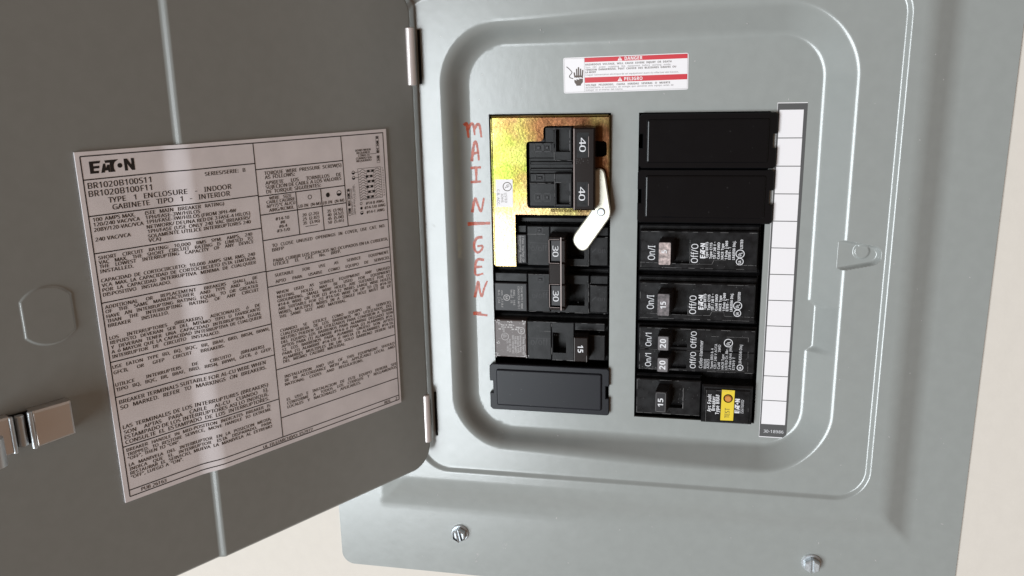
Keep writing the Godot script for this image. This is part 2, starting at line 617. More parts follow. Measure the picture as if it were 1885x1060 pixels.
func _ready() -> void:
	rng.seed = 11
	# ---- camera
	var cam := Camera3D.new()
	cam.name = "camera"
	cam.fov = 37.83
	cam.near = 0.02
	cam.far = 50.0
	cam.transform = Transform3D(Basis(Vector3(0.98062, -0.02045, -0.19483), Vector3(-0.02875, 0.96875, -0.24638), Vector3(0.19378, 0.24721, 0.94939)).orthonormalized(), Vector3(-38.0, 18.16 + HEIGHT, 401.6) * MM)
	add_child(cam)
	cam.current = true
	# ---- dim room round the panel, and the window light that comes past the open door from the left
	var env := Environment.new()
	env.background_mode = Environment.BG_COLOR
	env.background_color = Color(0.205, 0.129, 0.085).linear_to_srgb()
	env.tonemap_mode = Environment.TONE_MAPPER_LINEAR
	env.tonemap_exposure = 1.0
	env.sdfgi_enabled = true
	env.ssao_enabled = true
	env.ssil_enabled = true
	var we := WorldEnvironment.new()
	we.name = "world_environment"
	we.environment = env
	add_child(we)
	area_light("window_light", Vector3(-1680, -760, 3000), Vector3(-100, -80, 0), Vector2(1.9, 2.2), 19.2, Color(0.95, 0.982, 1.0))
	make_materials()
	build_wall()
	build_panel()
	build_breakers()

func area_light(called: String, at: Vector3, to: Vector3, size: Vector2, energy: float, tint: Color) -> void:
	var l := AreaLight3D.new()
	l.name = called
	l.area_size = size
	l.light_energy = energy
	l.light_color = tint
	l.shadow_enabled = true
	add_child(l)
	var lift := Vector3(0, HEIGHT, 0)
	l.look_at_from_position((at + lift) * MM, (to + lift) * MM, Vector3.UP)

func build_wall() -> void:
	# the wall's front leaf, in four pieces round the opening in which the enclosure sits
	org = Vector3.ZERO
	var st := begin()
	for r in [[-1260.0, -200.0, -1270.0, 1130.0], [80.0, 1140.0, -1270.0, 1130.0], [-200.0, 80.0, -1270.0, -222.0], [-200.0, 80.0, 90.0, 1130.0]]:
		block(st, r[0], r[1], r[2], r[3], -103.2, 4.8, 0.0)
	var o := put(st, "wall", mats.cream_wall_paint, self, "cream painted wall behind and around the breaker panel")
	o.position = Vector3(0, HEIGHT * MM, 0)
	o.set_meta("kind", "structure")

const SEAM := 124.0
func door_z(x: float, y: float) -> float:
	var u := -x / 0.97
	var z := 1.9 * (1.0 - bend((u - SEAM + 1.6 + (y + 60.0) * 0.008) / 1.9, 0.3))
	# stamped knockout with two flat sides
	var c := Vector2(x + 172.3, y + 60.4)
	var k := maxf(absf(c.x) - 8.1, c.length() - 10.3)
	z += 0.55 * (1.0 - bend((k + 0.3) / 0.55, 0.35))
	var edge := rounded(x, y, -215.3, -3.3, -178.9, 56.3, 12.0)
	if edge > -1.4:
		z -= (edge + 1.4) * (edge + 1.4) * 0.45
	return z

func label_z(x: float) -> float:
	var u := -x / 0.97
	return 0.72 + 1.9 * (1.0 - smoothstep(SEAM - 5.5, SEAM + 6.0, u))

func paper_z(x: float, y: float) -> float:
	return label_z(x)

# lay flat lettering on the gently bent label
func on_label(st: SurfaceTool, lift: float) -> ArrayMesh:
	var arr := st.commit_to_arrays()
	var v: PackedVector3Array = arr[Mesh.ARRAY_VERTEX]
	for i in v.size():
		v[i].z += (label_z(v[i].x / MM) + lift) * MM
	arr[Mesh.ARRAY_VERTEX] = v
	var m := ArrayMesh.new()
	m.add_surface_from_arrays(Mesh.PRIMITIVE_TRIANGLES, arr)
	return m

func rule(st: SurfaceTool, u0: float, v0: float, u1: float, v1: float, w := 0.28) -> void:
	var a := Vector2(-u0, v0) * 0.97
	var b := Vector2(-u1, v1) * 0.97
	var n := maxi(1, int((b - a).length() / 2.0))
	var d := (b - a).normalized()
	var s := Vector2(-d.y, d.x) * w * 0.5
	for i in n:
		var p := a.lerp(b, float(i) / n)
		var q := a.lerp(b, float(i + 1) / n)
		quad(st, v3(p - s, 0), v3(q - s, 0), v3(q + s, 0), v3(p + s, 0))

func build_panel() -> void:
	var panel := thing("electrical_panel", "grey steel breaker panel with its door swung open to the left", "electrical panel", Vector3.ZERO)
	# ---- cover
	var xs := steps([-219.8, 0.7, -211.0, 3.0, -196.0, 0.6, -129.6, 4.0, -71.0, 4.0, -58.1, 4.0, 0.8, 0.5, 30.0, 0.35, 50.6, 0.24, 55.2, 0.55, 77.0, 4.0, 91.0, 0.7, 98.2])
	var ys := steps([-248.6, 0.7, -240.0, 3.0, -209.0, 0.6, -152.0, 2.0, -116.0, 0.6, -75.0, 0.35, -53.0, 2.0, -0.6, 0.7, 80.0, 4.0, 116.0])
	var cover := place(relief(cover_z, xs, ys, [[-129.6, -71.0, -152.0, -0.6], [-58.1, 0.8, -152.0, -0.6]], 7.0, 1.15, 1.6), "cover", mats.grey_enamel, panel)
	# ---- the box behind it
	var st := begin()
	for r in [[-196.0, -194.0, -216.0, 82.0, -98.0, -3.0], [74.0, 76.0, -216.0, 82.0, -98.0, -3.0], [-194.0, 74.0, -216.0, -214.0, -98.0, -3.0], [-194.0, 74.0, 80.0, 82.0, -98.0, -3.0], [-194.0, 74.0, -214.0, 80.0, -98.0, -96.0]]:
		block(st, r[0], r[1], r[2], r[3], r[4], r[5], 0.0)
	put(st, "enclosure", mats.dark_interior, panel)
	# ---- cover screws
	for p in [Vector2(-150.4, -223.1), Vector2(31.6, -222.7)]:
		cover_screw(panel, p, 0.2 if p.x < 0.0 else 0.05)
	# ---- hinges
	for y in [13.7, -165.2]:
		st = begin()
		barrel(st, -161.9 if y > 0.0 else -162.6, 17.0, 2.2 if y > 0.0 else 2.0, y, y + 25.8)
		var h := put(st, "hinge", mats.hinge_metal, panel)
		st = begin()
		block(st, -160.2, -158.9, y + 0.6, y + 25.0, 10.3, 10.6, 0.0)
		put(st, "slot_shade_strip", mats.dark_interior, h)  # dark strip laid on the cover, painted shade of the hinge slot
		st = begin()
		block(st, -166.6, -163.4, y + 6.0, y + 20.0, 10.2, 12.6, 0.3)
		put(st, "leaf", mats.black_moulded_plastic, h)  # black here imitates the dark of the door slot beside the barrel
	build_door(panel)
	build_danger_label(panel)
	build_directory(panel)
	# ---- dust and small marks that the paint has gathered
	org = Vector3.ZERO
	st = begin()
	for k in 130:
		var q := Vector2(rng.randf_range(-205.0, 92.0), rng.randf_range(-240.0, 60.0))
		if q.y > -153.0 and q.y < 0.0 and q.x > -131.0 and q.x < 18.0:
			continue
		var r := rng.randf_range(0.08, 0.22)
		var t := Vector2.from_angle(rng.randf() * PI)
		var l := r * rng.randf_range(1.0, 4.0)
		var z := maxf(cover_z(q.x, q.y), maxf(cover_z(q.x + 0.4, q.y), cover_z(q.x, q.y + 0.4))) + 0.05
		sheet(st, PackedVector2Array([q - t * l, q + t.orthogonal() * r, q + t * l, q - t.orthogonal() * r]), z)
	for c in [Vector3(-126.0, -228.5, 1.5), Vector3(-142.0, -239.0, 0.8), Vector3(-141.0, -235.5, 0.6), Vector3(60.0, -232.0, 0.5)]:
		for k in 26:
			var q := Vector2(c.x + rng.randfn(0.0, c.z * 0.6), c.y + rng.randfn(0.0, c.z))
			sheet(st, circle(q, rng.randf_range(0.05, 0.17), 6), 6.03 + 0.002 * k)
	put(st, "dust_specks", mats.grey_print, panel).set_meta("kind", "stuff")
	# ---- handwriting in red marker, letters one under the other
	var strokes := [
		[44, 73, 52, 69, 55, 92, 60, 130], [56, 96, 68, 74, 78, 70, 84, 88, 88, 118], [87, 92, 99, 74, 108, 74, 114, 92, 119, 128],
		[75, 233, 84, 165, 94, 150, 103, 188, 108, 231], [76, 203, 106, 197],
		[72, 267, 115, 264], [95, 265, 96, 330], [73, 331, 116, 328],
		[78, 466, 90, 407, 104, 436, 119, 464, 132, 404],
		[63, 523, 110, 521, 159, 519],
		[122, 585, 100, 590, 87, 615, 89, 645, 104, 658, 123, 643, 125, 626, 104, 628],
		[131, 692, 98, 696, 93, 762, 128, 758], [96, 728, 122, 725],
		[91, 870, 98, 835, 106, 798, 113, 835, 123, 868, 135, 830, 149, 795],
		[88, 952, 118, 950], [100, 955, 149, 960],
	]
	st = begin()
	org = Vector3.ZERO
	for s in strokes:
		var p := PackedVector2Array()
		for i in range(0, s.size(), 2):
			p.append(Vector2(-141.2 + 0.1065 * (s[i] - 45.0) - 0.0036 * (s[i + 1] - 60.0), -3.9 - 0.1081 * (s[i + 1] - 60.0)))
		stroke_on_cover(st, curve(p), 1.5 if s[0] == 63 or s[0] == 88 else 1.15)
	put(st, "handwriting", mats.red_marker, panel, "red marker handwriting MAIN | GEN written down the cover beside the left breakers")

func curve(p: PackedVector2Array) -> PackedVector2Array:
	var out := PackedVector2Array()
	var n := p.size()
	for i in n - 1:
		var a := p[maxi(i - 1, 0)]
		var d := p[mini(i + 2, n - 1)]
		for k in 6:
			out.append(p[i].cubic_interpolate(p[i + 1], a, d, k / 6.0))
	out.append(p[n - 1])
	return out

func stroke_on_cover(st: SurfaceTool, p: PackedVector2Array, w: float) -> void:
	var n := p.size()
	for i in n - 1:
		var a := p[i]
		var b := p[i + 1]
		# a felt tip: heavier where the stroke begins, thinner where it leaves
		var k := 1.18 - 0.42 * float(i) / n + 0.12 * sin(i * 1.7 + p[0].y)
		var d := (b - a).normalized() * (w * k * 0.5)
		var s := Vector2(-d.y, d.x)
		var e := d * 0.6
		var q := [a - e - s, b + e - s, b + e + s, a - e + s]
		var r := []
		for c in q:
			r.append(Vector3(c.x, c.y, cover_z(c.x, c.y) + 0.05 + 0.002 * (i % 5)))
		quad(st, r[0], r[1], r[2], r[3])

func cover_screw(panel: Node3D, p: Vector2, turn: float) -> void:
	var st := begin()
	var z := 6.0
	disc(st, p, 4.9, z, z + 0.9, 0.5, 36)
	var hex := PackedVector2Array()
	for k in 6:
		hex.append(p + Vector2.from_angle(TAU * k / 6.0 + 0.52) * 3.95)
	var dir := Vector2.from_angle(PI / 2.0 + turn)
	var side := Vector2(-dir.y, dir.x)
	# the head in two halves with the driver slot between them
	for s in [-1.0, 1.0]:
		var half := PackedVector2Array()
		for k in hex.size():
			var a := hex[k]
			var b := hex[(k + 1) % 6]
			var da: float = (a - p).dot(side) * s - 0.5
			var db: float = (b - p).dot(side) * s - 0.5
			if da >= 0.0:
				half.append(a)
			if da * db < 0.0:
				half.append(a.lerp(b, da / (da - db)))
		slab(st, half, z + 0.8, z + 4.4, 0.55)
	disc(st, p, 3.3, z + 0.8, z + 3.2, 0.2)
	put(st, "cover_screw", mats.bright_zinc, panel)

func door_frame() -> Transform3D:
	return Transform3D(Basis(Vector3.UP, deg_to_rad(58.2)), Vector3(-161.2, 0.54, 12.05) * MM)

func build_door(panel: Node3D) -> void:
	org = Vector3.ZERO
	var xs := steps([-215.3, 0.5, -203.0, 3.0, -184.0, 0.3, -160.0, 4.0, -124.0, 0.16, -116.0, 4.0, -15.3, 0.5, -3.3])
	var ys := steps([-178.9, 0.5, -166.0, 4.0, -73.0, 0.3, -48.0, 4.0, 44.0, 0.5, 56.3])
	var door := place(relief(door_z, xs, ys, [], 12.0, 0.5, 0.0), "door", mats.grey_enamel, panel, "grey steel door standing open, seen from its inner side")
	door.transform = door_frame()
	# its outer skin
	var st := begin()
	var out := PackedVector2Array()
	for c in [[-15.3, 44.3, 0.0], [-203.3, 44.3, 0.5], [-203.3, -166.9, 1.0], [-15.3, -166.9, 1.5]]:
		for k in 9:
			out.append(Vector2(c[0], c[1]) + Vector2.from_angle(PI * (c[2] + k / 16.0)) * 12.0)
	slab(st, out, -1.5, -1.25, 0.0)
	put(st, "outer_skin", mats.grey_enamel, door)
	# ---- sliding latch: two bright tongues with a dark gap and a roller between them
	st = begin()
	slab(st, poly([-184.0, -104.6, -171.0, -103.6, -171.0, -91.2, -184.0, -91.4]), 0.2, 5.0, 0.7)
	put(st, "latch_plate", mats.bright_nickel, door)
	st = begin()
	block(st, -199.0, -190.6, -104.4, -91.2, 0.2, 4.6, 0.6)
	put(st, "latch_plate", mats.bright_nickel, door)
	st = begin()
	block(st, -190.8, -183.8, -103.6, -92.0, 0.2, 1.4, 0.0)
	put(st, "latch_gap", mats.dark_interior, door)
	st = begin()
	barrel(st, -187.2, 2.2, 1.6, -103.4, -92.2)
	put(st, "latch_roller", mats.bright_zinc, door)
	st = begin()
	barrel(st, -184.3, 4.2, 0.9, -104.8, -91.2)
	barrel(st, -190.3, 4.0, 0.8, -104.6, -91.4)
	put(st, "latch_edge", mats.bright_zinc, door)
	st = begin()
	barrel(st, -197.5, 9.0, 3.0, -105.5, -95.0)
	put(st, "latch_knuckle", mats.bright_zinc, door)
	build_instructions(panel)

func build_instructions(panel: Node3D) -> void:
	org = Vector3.ZERO
	var xs := steps([-156.3, 4.0, -128.0, 0.7, -112.0, 4.0, -21.8])
	var ys := steps([-138.6, 4.0, -5.6])
	var paper := place(relief(paper_z, xs, ys, [], 0.0, 0.6, 0.0), "instruction_label", mats.label_paper, panel, "white instruction label printed in black in English and Spanish on the inside of the door")
	paper.transform = door_frame()
	var st := begin()
	# frame and rules
	for r in [[159.4, -7.4, 24.3, -7.4], [159.2, -140.9, 23.9, -140.9], [159.4, -7.4, 159.2, -140.9], [24.5, -7.4, 23.8, -140.9], [159.2, -138.2, 24.0, -138.5], [92.0, -7.4, 91.0, -138.3],
			[159.3, -15.8, 92.0, -15.7], [159.3, -29.0, 91.9, -29.0], [159.3, -42.8, 91.7, -42.9], [159.3, -61.6, 91.4, -61.6], [159.3, -84.9, 91.3, -85.1], [159.2, -99.1, 91.2, -99.3], [159.1, -119.8, 91.1, -120.0],
			[91.8, -18.3, 48.2, -18.3], [91.7, -29.5, 48.0, -29.6], [91.6, -37.4, 47.9, -37.5], [91.5, -48.3, 24.2, -48.4], [91.4, -61.8, 24.1, -61.9], [91.3, -68.7, 24.0, -68.9], [91.0, -106.4, 23.8, -106.4], [90.9, -129.2, 23.8, -129.3],
			[48.3, -7.4, 47.6, -48.3], [73.8, -29.6, 73.5, -48.3], [61.0, -29.6, 60.7, -48.3]]:
		rule(st, r[0], r[1], r[2], r[3], 0.4)
	for q in [[63.9, 70.3, -45.3]]:
		rule(st, q[1], q[2], q[0], q[2], 0.2)
	st.generate_normals()
	place(on_label(st, 0.05), "printed_rules", mats.black_print, paper)
	# lettering: text, left u, right u, height of its middle, cap height
	st = begin()
	var rows := [
		["SERIES/SERIE: B", 114.2, 96.6, -17.9, 1.5], ["BR1020B100S11", 158.1, 135.0, -18.0, 2.15], ["BR1020B100F11", 158.2, 135.1, -20.9, 2.15],
		["TYPE 1 ENCLOSURE - INDOOR", 151.7, 103.5, -23.9, 1.95], ["GABINETE TIPO 1 - INTERIOR", 150.5, 104.4, -26.6, 1.95],
		["100 AMPS MAX.", 158.1, 142.8, -30.4, 1.4], ["120/240 VAC/VCA", 158.1, 141.1, -32.2, 1.4], ["208Y/120-VAC/VCA", 158.2, 140.0, -34.1, 1.4], ["240 VAC/VCA", 158.2, 145.3, -37.7, 1.4],
		["(SEE MAIN BREAKER RATING)", 138.9, 107.5, -30.4, 1.4], ["1PH/FASE-3W/HILOS", 138.9, 118.0, -32.2, 1.4], ["1PH/FASE-3W/HILOS (FROM 3PH-4W", 138.8, 102.5, -33.9, 1.4], ["NETWORK/ DEUNA RED DE 3 FASE-4 HILOS)", 138.9, 96.4, -35.8, 1.4],
		["1PH/FASE (USE ONLY 240 VAC BREAKERS/", 138.8, 96.4, -37.6, 1.4], ["SOLAMENTE UTILICE INTERRUPTORES 240", 138.9, 96.5, -39.4, 1.4], ["VCA)", 138.9, 134.1, -41.0, 1.4],
		["SHORT CIRCUIT RATING: 10,000 RMS SYM. AMPS, 240", 158.1, 96.4, -44.6, 1.35], ["VAC MAX. THE SHORT CIRCUIT RATING IS LIMITED TO", 158.2, 96.4, -46.3, 1.35], ["THE LOWEST INTERRUPTING CAPACITY OF ANY DEVICE", 158.2, 96.1, -47.9, 1.35], ["INSTALLED.", 158.2, 145.9, -49.7, 1.35],
		["CAPACIDAD DE CORTOCIRCUITO: 10,000 AMPS SIM. RMS, 240", 158.3, 96.0, -53.2, 1.35], ["VCA MAX. LA CAPACIDAD DE CORTOCIRCUITO ESTA LIMITADA", 158.3, 96.0, -55.0, 1.35], ["POR LA CAPACIDAD INTERRUPTIVA MINIMA DE CUALQUIER", 158.3, 95.9, -56.8, 1.35], ["DISPOSITIVO INSTALADO.", 158.3, 132.4, -58.6, 1.35],
		["ADDITIONAL OR REPLACEMENT BREAKERS SHALL BE", 158.3, 96.0, -63.4, 1.35], ["OF THE SAME MANUFACTURER AND TYPE AND SHALL", 158.3, 96.0, -65.1, 1.35], ["HAVE AN INTERRUPTING RATING EQUAL TO OR GREATER", 158.2, 96.0, -67.0, 1.35], ["THAN THE INTERRUPTING RATING OF ANY CIRCUIT", 158.3, 95.9, -68.8, 1.35], ["BREAKER INSTALLED.", 158.1, 134.7, -70.6, 1.35],
		["LOS INTERRUPTORES (BREAKERS) ADICIONALES ó DE", 158.3, 96.0, -75.5, 1.35], ["REPUESTO DEVERAN SER DEL MISMO TIPO U FAVRICANTE", 158.2, 96.0, -77.3, 1.35], ["Y DEVERAN TENER UNA CAPACIDAD INTERRUPTIVA EGUAL", 158.2, 95.8, -79.2, 1.35], ["A ó MAYOR QUE LA CAPACIDAD INTERRUPTIVA DE CUALQUIER", 158.3, 95.8, -81.0, 1.35], ["INTERRUPTOR DE CIRCUITO INSTALACO.", 158.3, 115.5, -82.9, 1.35],
		["USE EATON TYPE BD, BQ, BQC, BR, BRAF, BRD, BRSN, BRWH,", 158.7, 92.6, -87.0, 1.35], ["GFCB, OR GFEP CIRCUIT BREAKERS.", 158.6, 114.0, -89.2, 1.35], ["UTILICE INTERRUPTERS DE CIRCUITO (BREAKERS)", 158.6, 96.0, -94.2, 1.35], ["TIPO BQ, BQC, BR, BRAF, BRD. BRSN, BRWH, GFCB, ó GFEP.", 158.6, 92.4, -96.2, 1.35],
		["BREAKER TERMINALS SUITABLE FOR AL-CU WIRE WHEN", 158.1, 96.0, -101.4, 1.6], ["SO MARKED. REFER TO MARKINGS ON BREAKERS.", 158.0, 96.0, -103.7, 1.6], ["LAS TERMINALES DE LOS INTERRUPTURES (BREAKERS)", 158.1, 95.9, -111.8, 1.6], ["SON APTAS PARA CABLE AL-CU CUANDO EL", 158.0, 96.0, -114.0, 1.6], ["ESTAMPADO DE LOS INTERRUPTORES ASI LO INDIQUE.", 158.0, 96.0, -116.1, 1.6], ["CONSULTE EL ESTAMPADO DE LOS INTERRUPTORES.", 158.0, 96.0, -118.2, 1.6],
		["BREAKER HANDLE IN MID-POSITION INDICATES BREAKER IS", 158.0, 95.8, -121.5, 1.35], ["TRIPPED. TO RESTORE SERVICE, MOVE HANDLE TO EXTREME", 158.0, 95.7, -123.4, 1.35], ["\"OFF\", THEN TO \"ON\".", 158.0, 136.9, -125.1, 1.35],
		["LA MANIVELA DEL INTERRUPTOR EN LA POSICION MEDIA,", 157.9, 96.0, -127.8, 1.35], ["INDICA QUE EL INTERRUPTOR ESTA DISPARADO. PARA", 157.9, 96.0, -129.6, 1.35], ["RESTAURAR EL SERVICIO, MUEVA LA MANIVELA AL EXTREMO", 157.8, 95.9, -131.4, 1.35], ["\"OFF\", LUEGO A \"ON\".", 157.8, 136.4, -133.1, 1.35],
		["PUB 26163", 154.5, 144.3, -139.6, 1.5], ["UL FILE/ARCHIVO: E52977", 101.1, 75.4, -139.8, 1.4], ["REV. 2", 33.1, 25.1, -139.8, 1.4],
		["TORQUE WIRE PRESSURE SCREW(S)", 88.1, 49.1, -20.2, 1.5], ["AS FOLLOWS:", 88.0, 73.5, -21.9, 1.5], ["APRIETE LOS TORNILLOS DE", 88.0, 49.6, -24.3, 1.5], ["SUJECION DE CABLE A LOS VALORES", 88.0, 49.6, -26.1, 1.5], ["DE TORQUE SIGUIENTES:", 87.9, 60.9, -28.0, 1.5],
		["WIRE SIZE", 86.9, 76.1, -30.8, 1.35], ["CABLE CALIBRE", 88.3, 74.5, -32.4, 1.35], ["60°/75°C AL/CU", 88.3, 74.5, -34.1, 1.35], ["AWG/KCMIL", 87.4, 75.3, -35.9, 1.35], ["LB-IN (N-M)", 72.9, 61.6, -36.0, 1.3], ["LB-IN (N-M)", 60.3, 48.9, -36.1, 1.3],
		["#14-10", 84.8, 78.1, -40.0, 1.3], ["#8", 82.6, 80.3, -41.7, 1.3], ["#6-4", 83.4, 79.3, -43.4, 1.3], ["#3-1/0", 84.6, 78.3, -45.2, 1.3],
		["20 (2.26)", 71.4, 63.0, -40.1, 1.3], ["25 (2.82)", 71.4, 62.9, -41.9, 1.3], ["35 (3.96)", 71.4, 62.8, -43.7, 1.3], ["35 (3.96)", 58.5, 50.0, -40.1, 1.3], ["40 (4.52)", 58.4, 49.9, -41.8, 1.3], ["45 (5.08)", 58.4, 49.9, -43.5, 1.3], ["50 (5.65)", 58.4, 49.9, -45.2, 1.3],
		["BOND WHEN", 40.8, 32.2, -14.5, 0.95], ["REQUIRED", 40.2, 32.8, -15.7, 0.95], ["CONECTE", 39.4, 32.8, -16.9, 0.95], ["CUANDO SEA", 40.7, 31.8, -18.1, 0.95], ["REQUERIDO", 40.5, 32.0, -19.3, 0.95],
		["#14-8 AWG", 36.8, 26.4, -39.2, 1.3], ["#14-1/0 AWG", 37.7, 25.5, -41.2, 1.3], ["#14-1 AWG", 36.7, 26.2, -43.4, 1.3],
		["TO CLOSE UNUSED OPENINGS IN COVER, USE CAT. NO.", 87.6, 26.3, -51.1, 1.4], ["BRFP", 87.7, 82.0, -53.0, 1.4], ["PARA CUBBIR LOS ESPACIOS NO OCUPADOS EN LA CUBIERTA,", 87.6, 25.1, -57.7, 1.4], ["UTILICE EL CAT. No. BRFP.", 87.7, 52.8, -59.3, 1.4],
		["SUITABLE FOR USE AS SERVICE EQUIPMENT.", 87.5, 25.1, -64.2, 1.35], ["APTO PARA USARSE COMO EQUIPO DE SERVICIO.", 87.5, 24.7, -67.0, 1.35],
		["WHEN USED AS SERVICE EQUIPMENT ANY UNUSED", 87.6, 25.0, -72.0, 1.35], ["NEUTRAL HOLES MAY BE USED FOR EQUIPMENT", 87.4, 24.9, -73.9, 1.35], ["GROUNDING, SMALL WIRE HOLES ARE SUITABLE FOR (1)", 87.4, 24.9, -75.7, 1.35], ["#14-6 WIRE OR FOR (2) #14-12 WIRES LARGE WIRE HOLES", 87.4, 24.9, -77.5, 1.35], ["ARE SUITABLE FOR (1) #14-1/0 WIRE OR UP TO (3) #14-10", 87.4, 24.9, -79.3, 1.35], ["WIRES, MULTIPLE WIRES IN A SINGLE HOLE MUST BE OF", 87.4, 24.8, -81.1, 1.35], ["THE SAME SIZE AND MATERIAL.", 87.3, 51.7, -82.9, 1.35],
		["CUANDO SE UTILICE COMO EQUIPO DE SERVICIO,", 87.4, 25.2, -89.2, 1.35], ["CUALESQUIERA DE LOS BARRENOS NO UTILIZADOS DEL", 87.4, 25.0, -91.0, 1.35], ["NEUTRO PUEDEN SER UTILIZADOS PARA CONEXION A TIERRA", 87.4, 24.9, -92.8, 1.35], ["DEL EQUIPO. LOS BARRENOS PARA ALAMBRE DELGADO SON", 87.4, 24.8, -94.6, 1.35], ["APTOS PARA (1) ALAMBRE #14-6 ó PARA (2) ALAMBRES #14-", 87.4, 24.8, -96.4, 1.35], ["12. LOS BARRENOS PARA ALAMBRE GRUESO SON APTOS", 87.4, 24.7, -98.2, 1.35], ["PARA (1) ALAMBRE #14-1/0 ó HASTA (3) ALAMBRES #14-10.", 87.4, 24.7, -100.0, 1.35], ["ALAMBRES MULTIPLES EN UN SOLO BARRENO DEBEN SER", 87.4, 24.6, -101.9, 1.35], ["DEL MISMO CALIBRE MATERIAL.", 87.3, 53.9, -103.6, 1.35],
		["INSTALLATION AND USE OF THIS EQUIPMENT SHOULD", 87.4, 24.8, -110.6, 1.35], ["BE IN ACCORDANCE WITH ALL APPLICABLE LOCAL AND", 87.4, 24.9, -112.4, 1.35], ["NATIONAL CODES AND REGULATIONS.", 87.5, 44.4, -114.3, 1.35],
		["EL USO E INSTALACION DE ESTE EQUIPO DEBERA SER", 87.3, 24.3, -121.5, 1.35], ["CONFORME A TODOS LOS CODIGOS Y REGLAMENTOS", 87.3, 24.3, -123.3, 1.35], ["LOCALES Y NACIONALES APLICABLES.", 87.3, 46.7, -125.1, 1.35],
	]
	for r in rows:
		var cap: float = r[4] * 0.97
		for dx in [-0.04, 0.04]:   # the print is heavier than the plain letter
			line(st, r[0], Vector2(-r[1], r[3]) * 0.97 - Vector2(-dx, cap * 0.5), (r[1] - r[2]) * 0.97, cap, dx * 0.2)
	# small upright numbers of the wiring diagram
	for k in 12:
		word(st, str(9 + k), Vector2(-26.2 * 0.97, (-24.0 - k * 1.16) * 0.97), 0.7, 1.0, 0.0)
	for k in 9:
		word(st, str(k + 1), Vector2(-42.3 * 0.97, (-37.4 + k * 0.9) * 0.97), 0.6, 1.0, 0.0, 1)
	line(st, "EQUIPMENT GROUND", Vector2(-44.2, -43.4) * 0.97, 11.6, 0.85, 0.0, 1)
	line(st, "BARRA DE MISO A LA TIERRA", Vector2(-42.9, -43.4) * 0.97, 12.8, 0.8, 0.0, 1)
	st.generate_normals()
	place(on_label(st, 0.05), "printed_text", mats.black_print, paper)
	st = begin()
	wordmark(st, Vector2(-156.6, -13.8) * 0.97, 16.2 * 0.97, 4.4 * 0.97, 0.0)
	st.generate_normals()
	place(on_label(st, 0.05), "wordmark", mats.black_print, paper)
	# symbols and the wiring diagram
	st = begin()
	var s := 0.97
	ring(st, Vector2(-66.9, -32.6) * s, 0.72, 0.98, 0.0)
	disc(st, Vector2(-57.4, -32.8) * s, 1.0, -0.01, 0.0, 0.0)
	ring(st, Vector2(-51.4, -32.7) * s, 1.0, 1.25, 0.0)
	half_disc(st, Vector2(-51.4, -32.7) * s, 1.1)
	ring(st, Vector2(-39.5, -38.9) * s, 0.45, 0.65, 0.0)
	disc(st, Vector2(-39.5, -41.1) * s, 0.65, -0.01, 0.0, 0.0)
	ring(st, Vector2(-39.4, -43.3) * s, 0.65, 0.85, 0.0)
	half_disc(st, Vector2(-39.4, -43.3) * s, 0.75)
	for y in [-24.3, -26.7]:
		ring(st, Vector2(-42.8, y) * s, 0.65, 0.85, 0.0)
		half_disc(st, Vector2(-42.8, y) * s, 0.75)
		rule(st, 41.9, y, 40.1, y, 0.16)
	rule(st, 32.6, -16.6, 29.0, -16.6, 0.16)
	# terminal bars of small squares
	for b in [[28.8, 27.2, -8.8, 11], [46.9, 45.5, -31.4, 11]]:
		for k in b[3]:
			if k == 7:
				continue
			var y: float = b[2] - k * 1.12
			rule(st, b[0], y, b[1], y, 0.12)
			rule(st, b[0], y - 1.0, b[1], y - 1.0, 0.12)
			rule(st, b[0], y, b[0], y - 1.0, 0.14)
			rule(st, b[1], y, b[1], y - 1.0, 0.14)
			if k % 3 != 1:
				disc(st, Vector2(-(b[0] + b[1]) * 0.5, y - 0.5) * s, 0.34 if k % 2 else 0.5, -0.01, 0.0, 0.0, 12)
	# breaker rows of the diagram
	rule(st, 40.2, -22.8, 27.0, -23.0, 0.14)
	rule(st, 39.8, -37.2, 26.8, -37.4, 0.14)
	rule(st, 40.2, -22.8, 39.8, -37.2, 0.14)
	rule(st, 27.0, -23.0, 26.8, -37.4, 0.14)
	rule(st, 35.4, -24.0, 35.2, -37.2, 0.1)
	rule(st, 31.4, -24.0, 31.2, -37.2, 0.1)
	for k in 6:
		var y := -24.2 - k * 2.4
		for h in [0.0, -1.15]:
			rule(st, 40.0, y + h, 38.8, y + h, 0.16)
			rule(st, 36.4, y + h, 35.3, y + h, 0.16)
			rule(st, 31.3, y + h, 30.4, y + h, 0.16)
			rule(st, 28.0, y + h, 26.9, y + h, 0.16)
			for c in [37.6, 29.2]:
				var arc := PackedVector2Array()
				for a in 9:
					arc.append(Vector2(-c, y + h) * s + Vector2.from_angle(PI * a / 8.0) * Vector2(1.2, 0.75))
				stroke(st, arc, 0.18, 0.0)
		var off := 0.5 if k % 2 else -0.4
		rule(st, 35.4 + off, y - 0.2, 33.9 + off, y - 0.2, 1.1)
		rule(st, 32.9 + off, y - 0.2, 31.4 + off, y - 0.2, 1.1)
		rule(st, 33.9 + off, y + 0.2, 32.9 + off, y + 0.2, 0.2)
		rule(st, 33.9 + off, y - 0.6, 32.9 + off, y - 0.6, 0.2)
	st.generate_normals()
	place(on_label(st, 0.06), "printed_diagram", mats.black_print, paper)

func half_disc(st: SurfaceTool, c: Vector2, r: float) -> void:
	for i in 12:
		var a := c + Vector2.from_angle(PI + PI * i / 12.0) * r
		var b := c + Vector2.from_angle(PI + PI * (i + 1) / 12.0) * r
		tri(st, v3(c, 0), v3(a, 0), v3(b, 0))

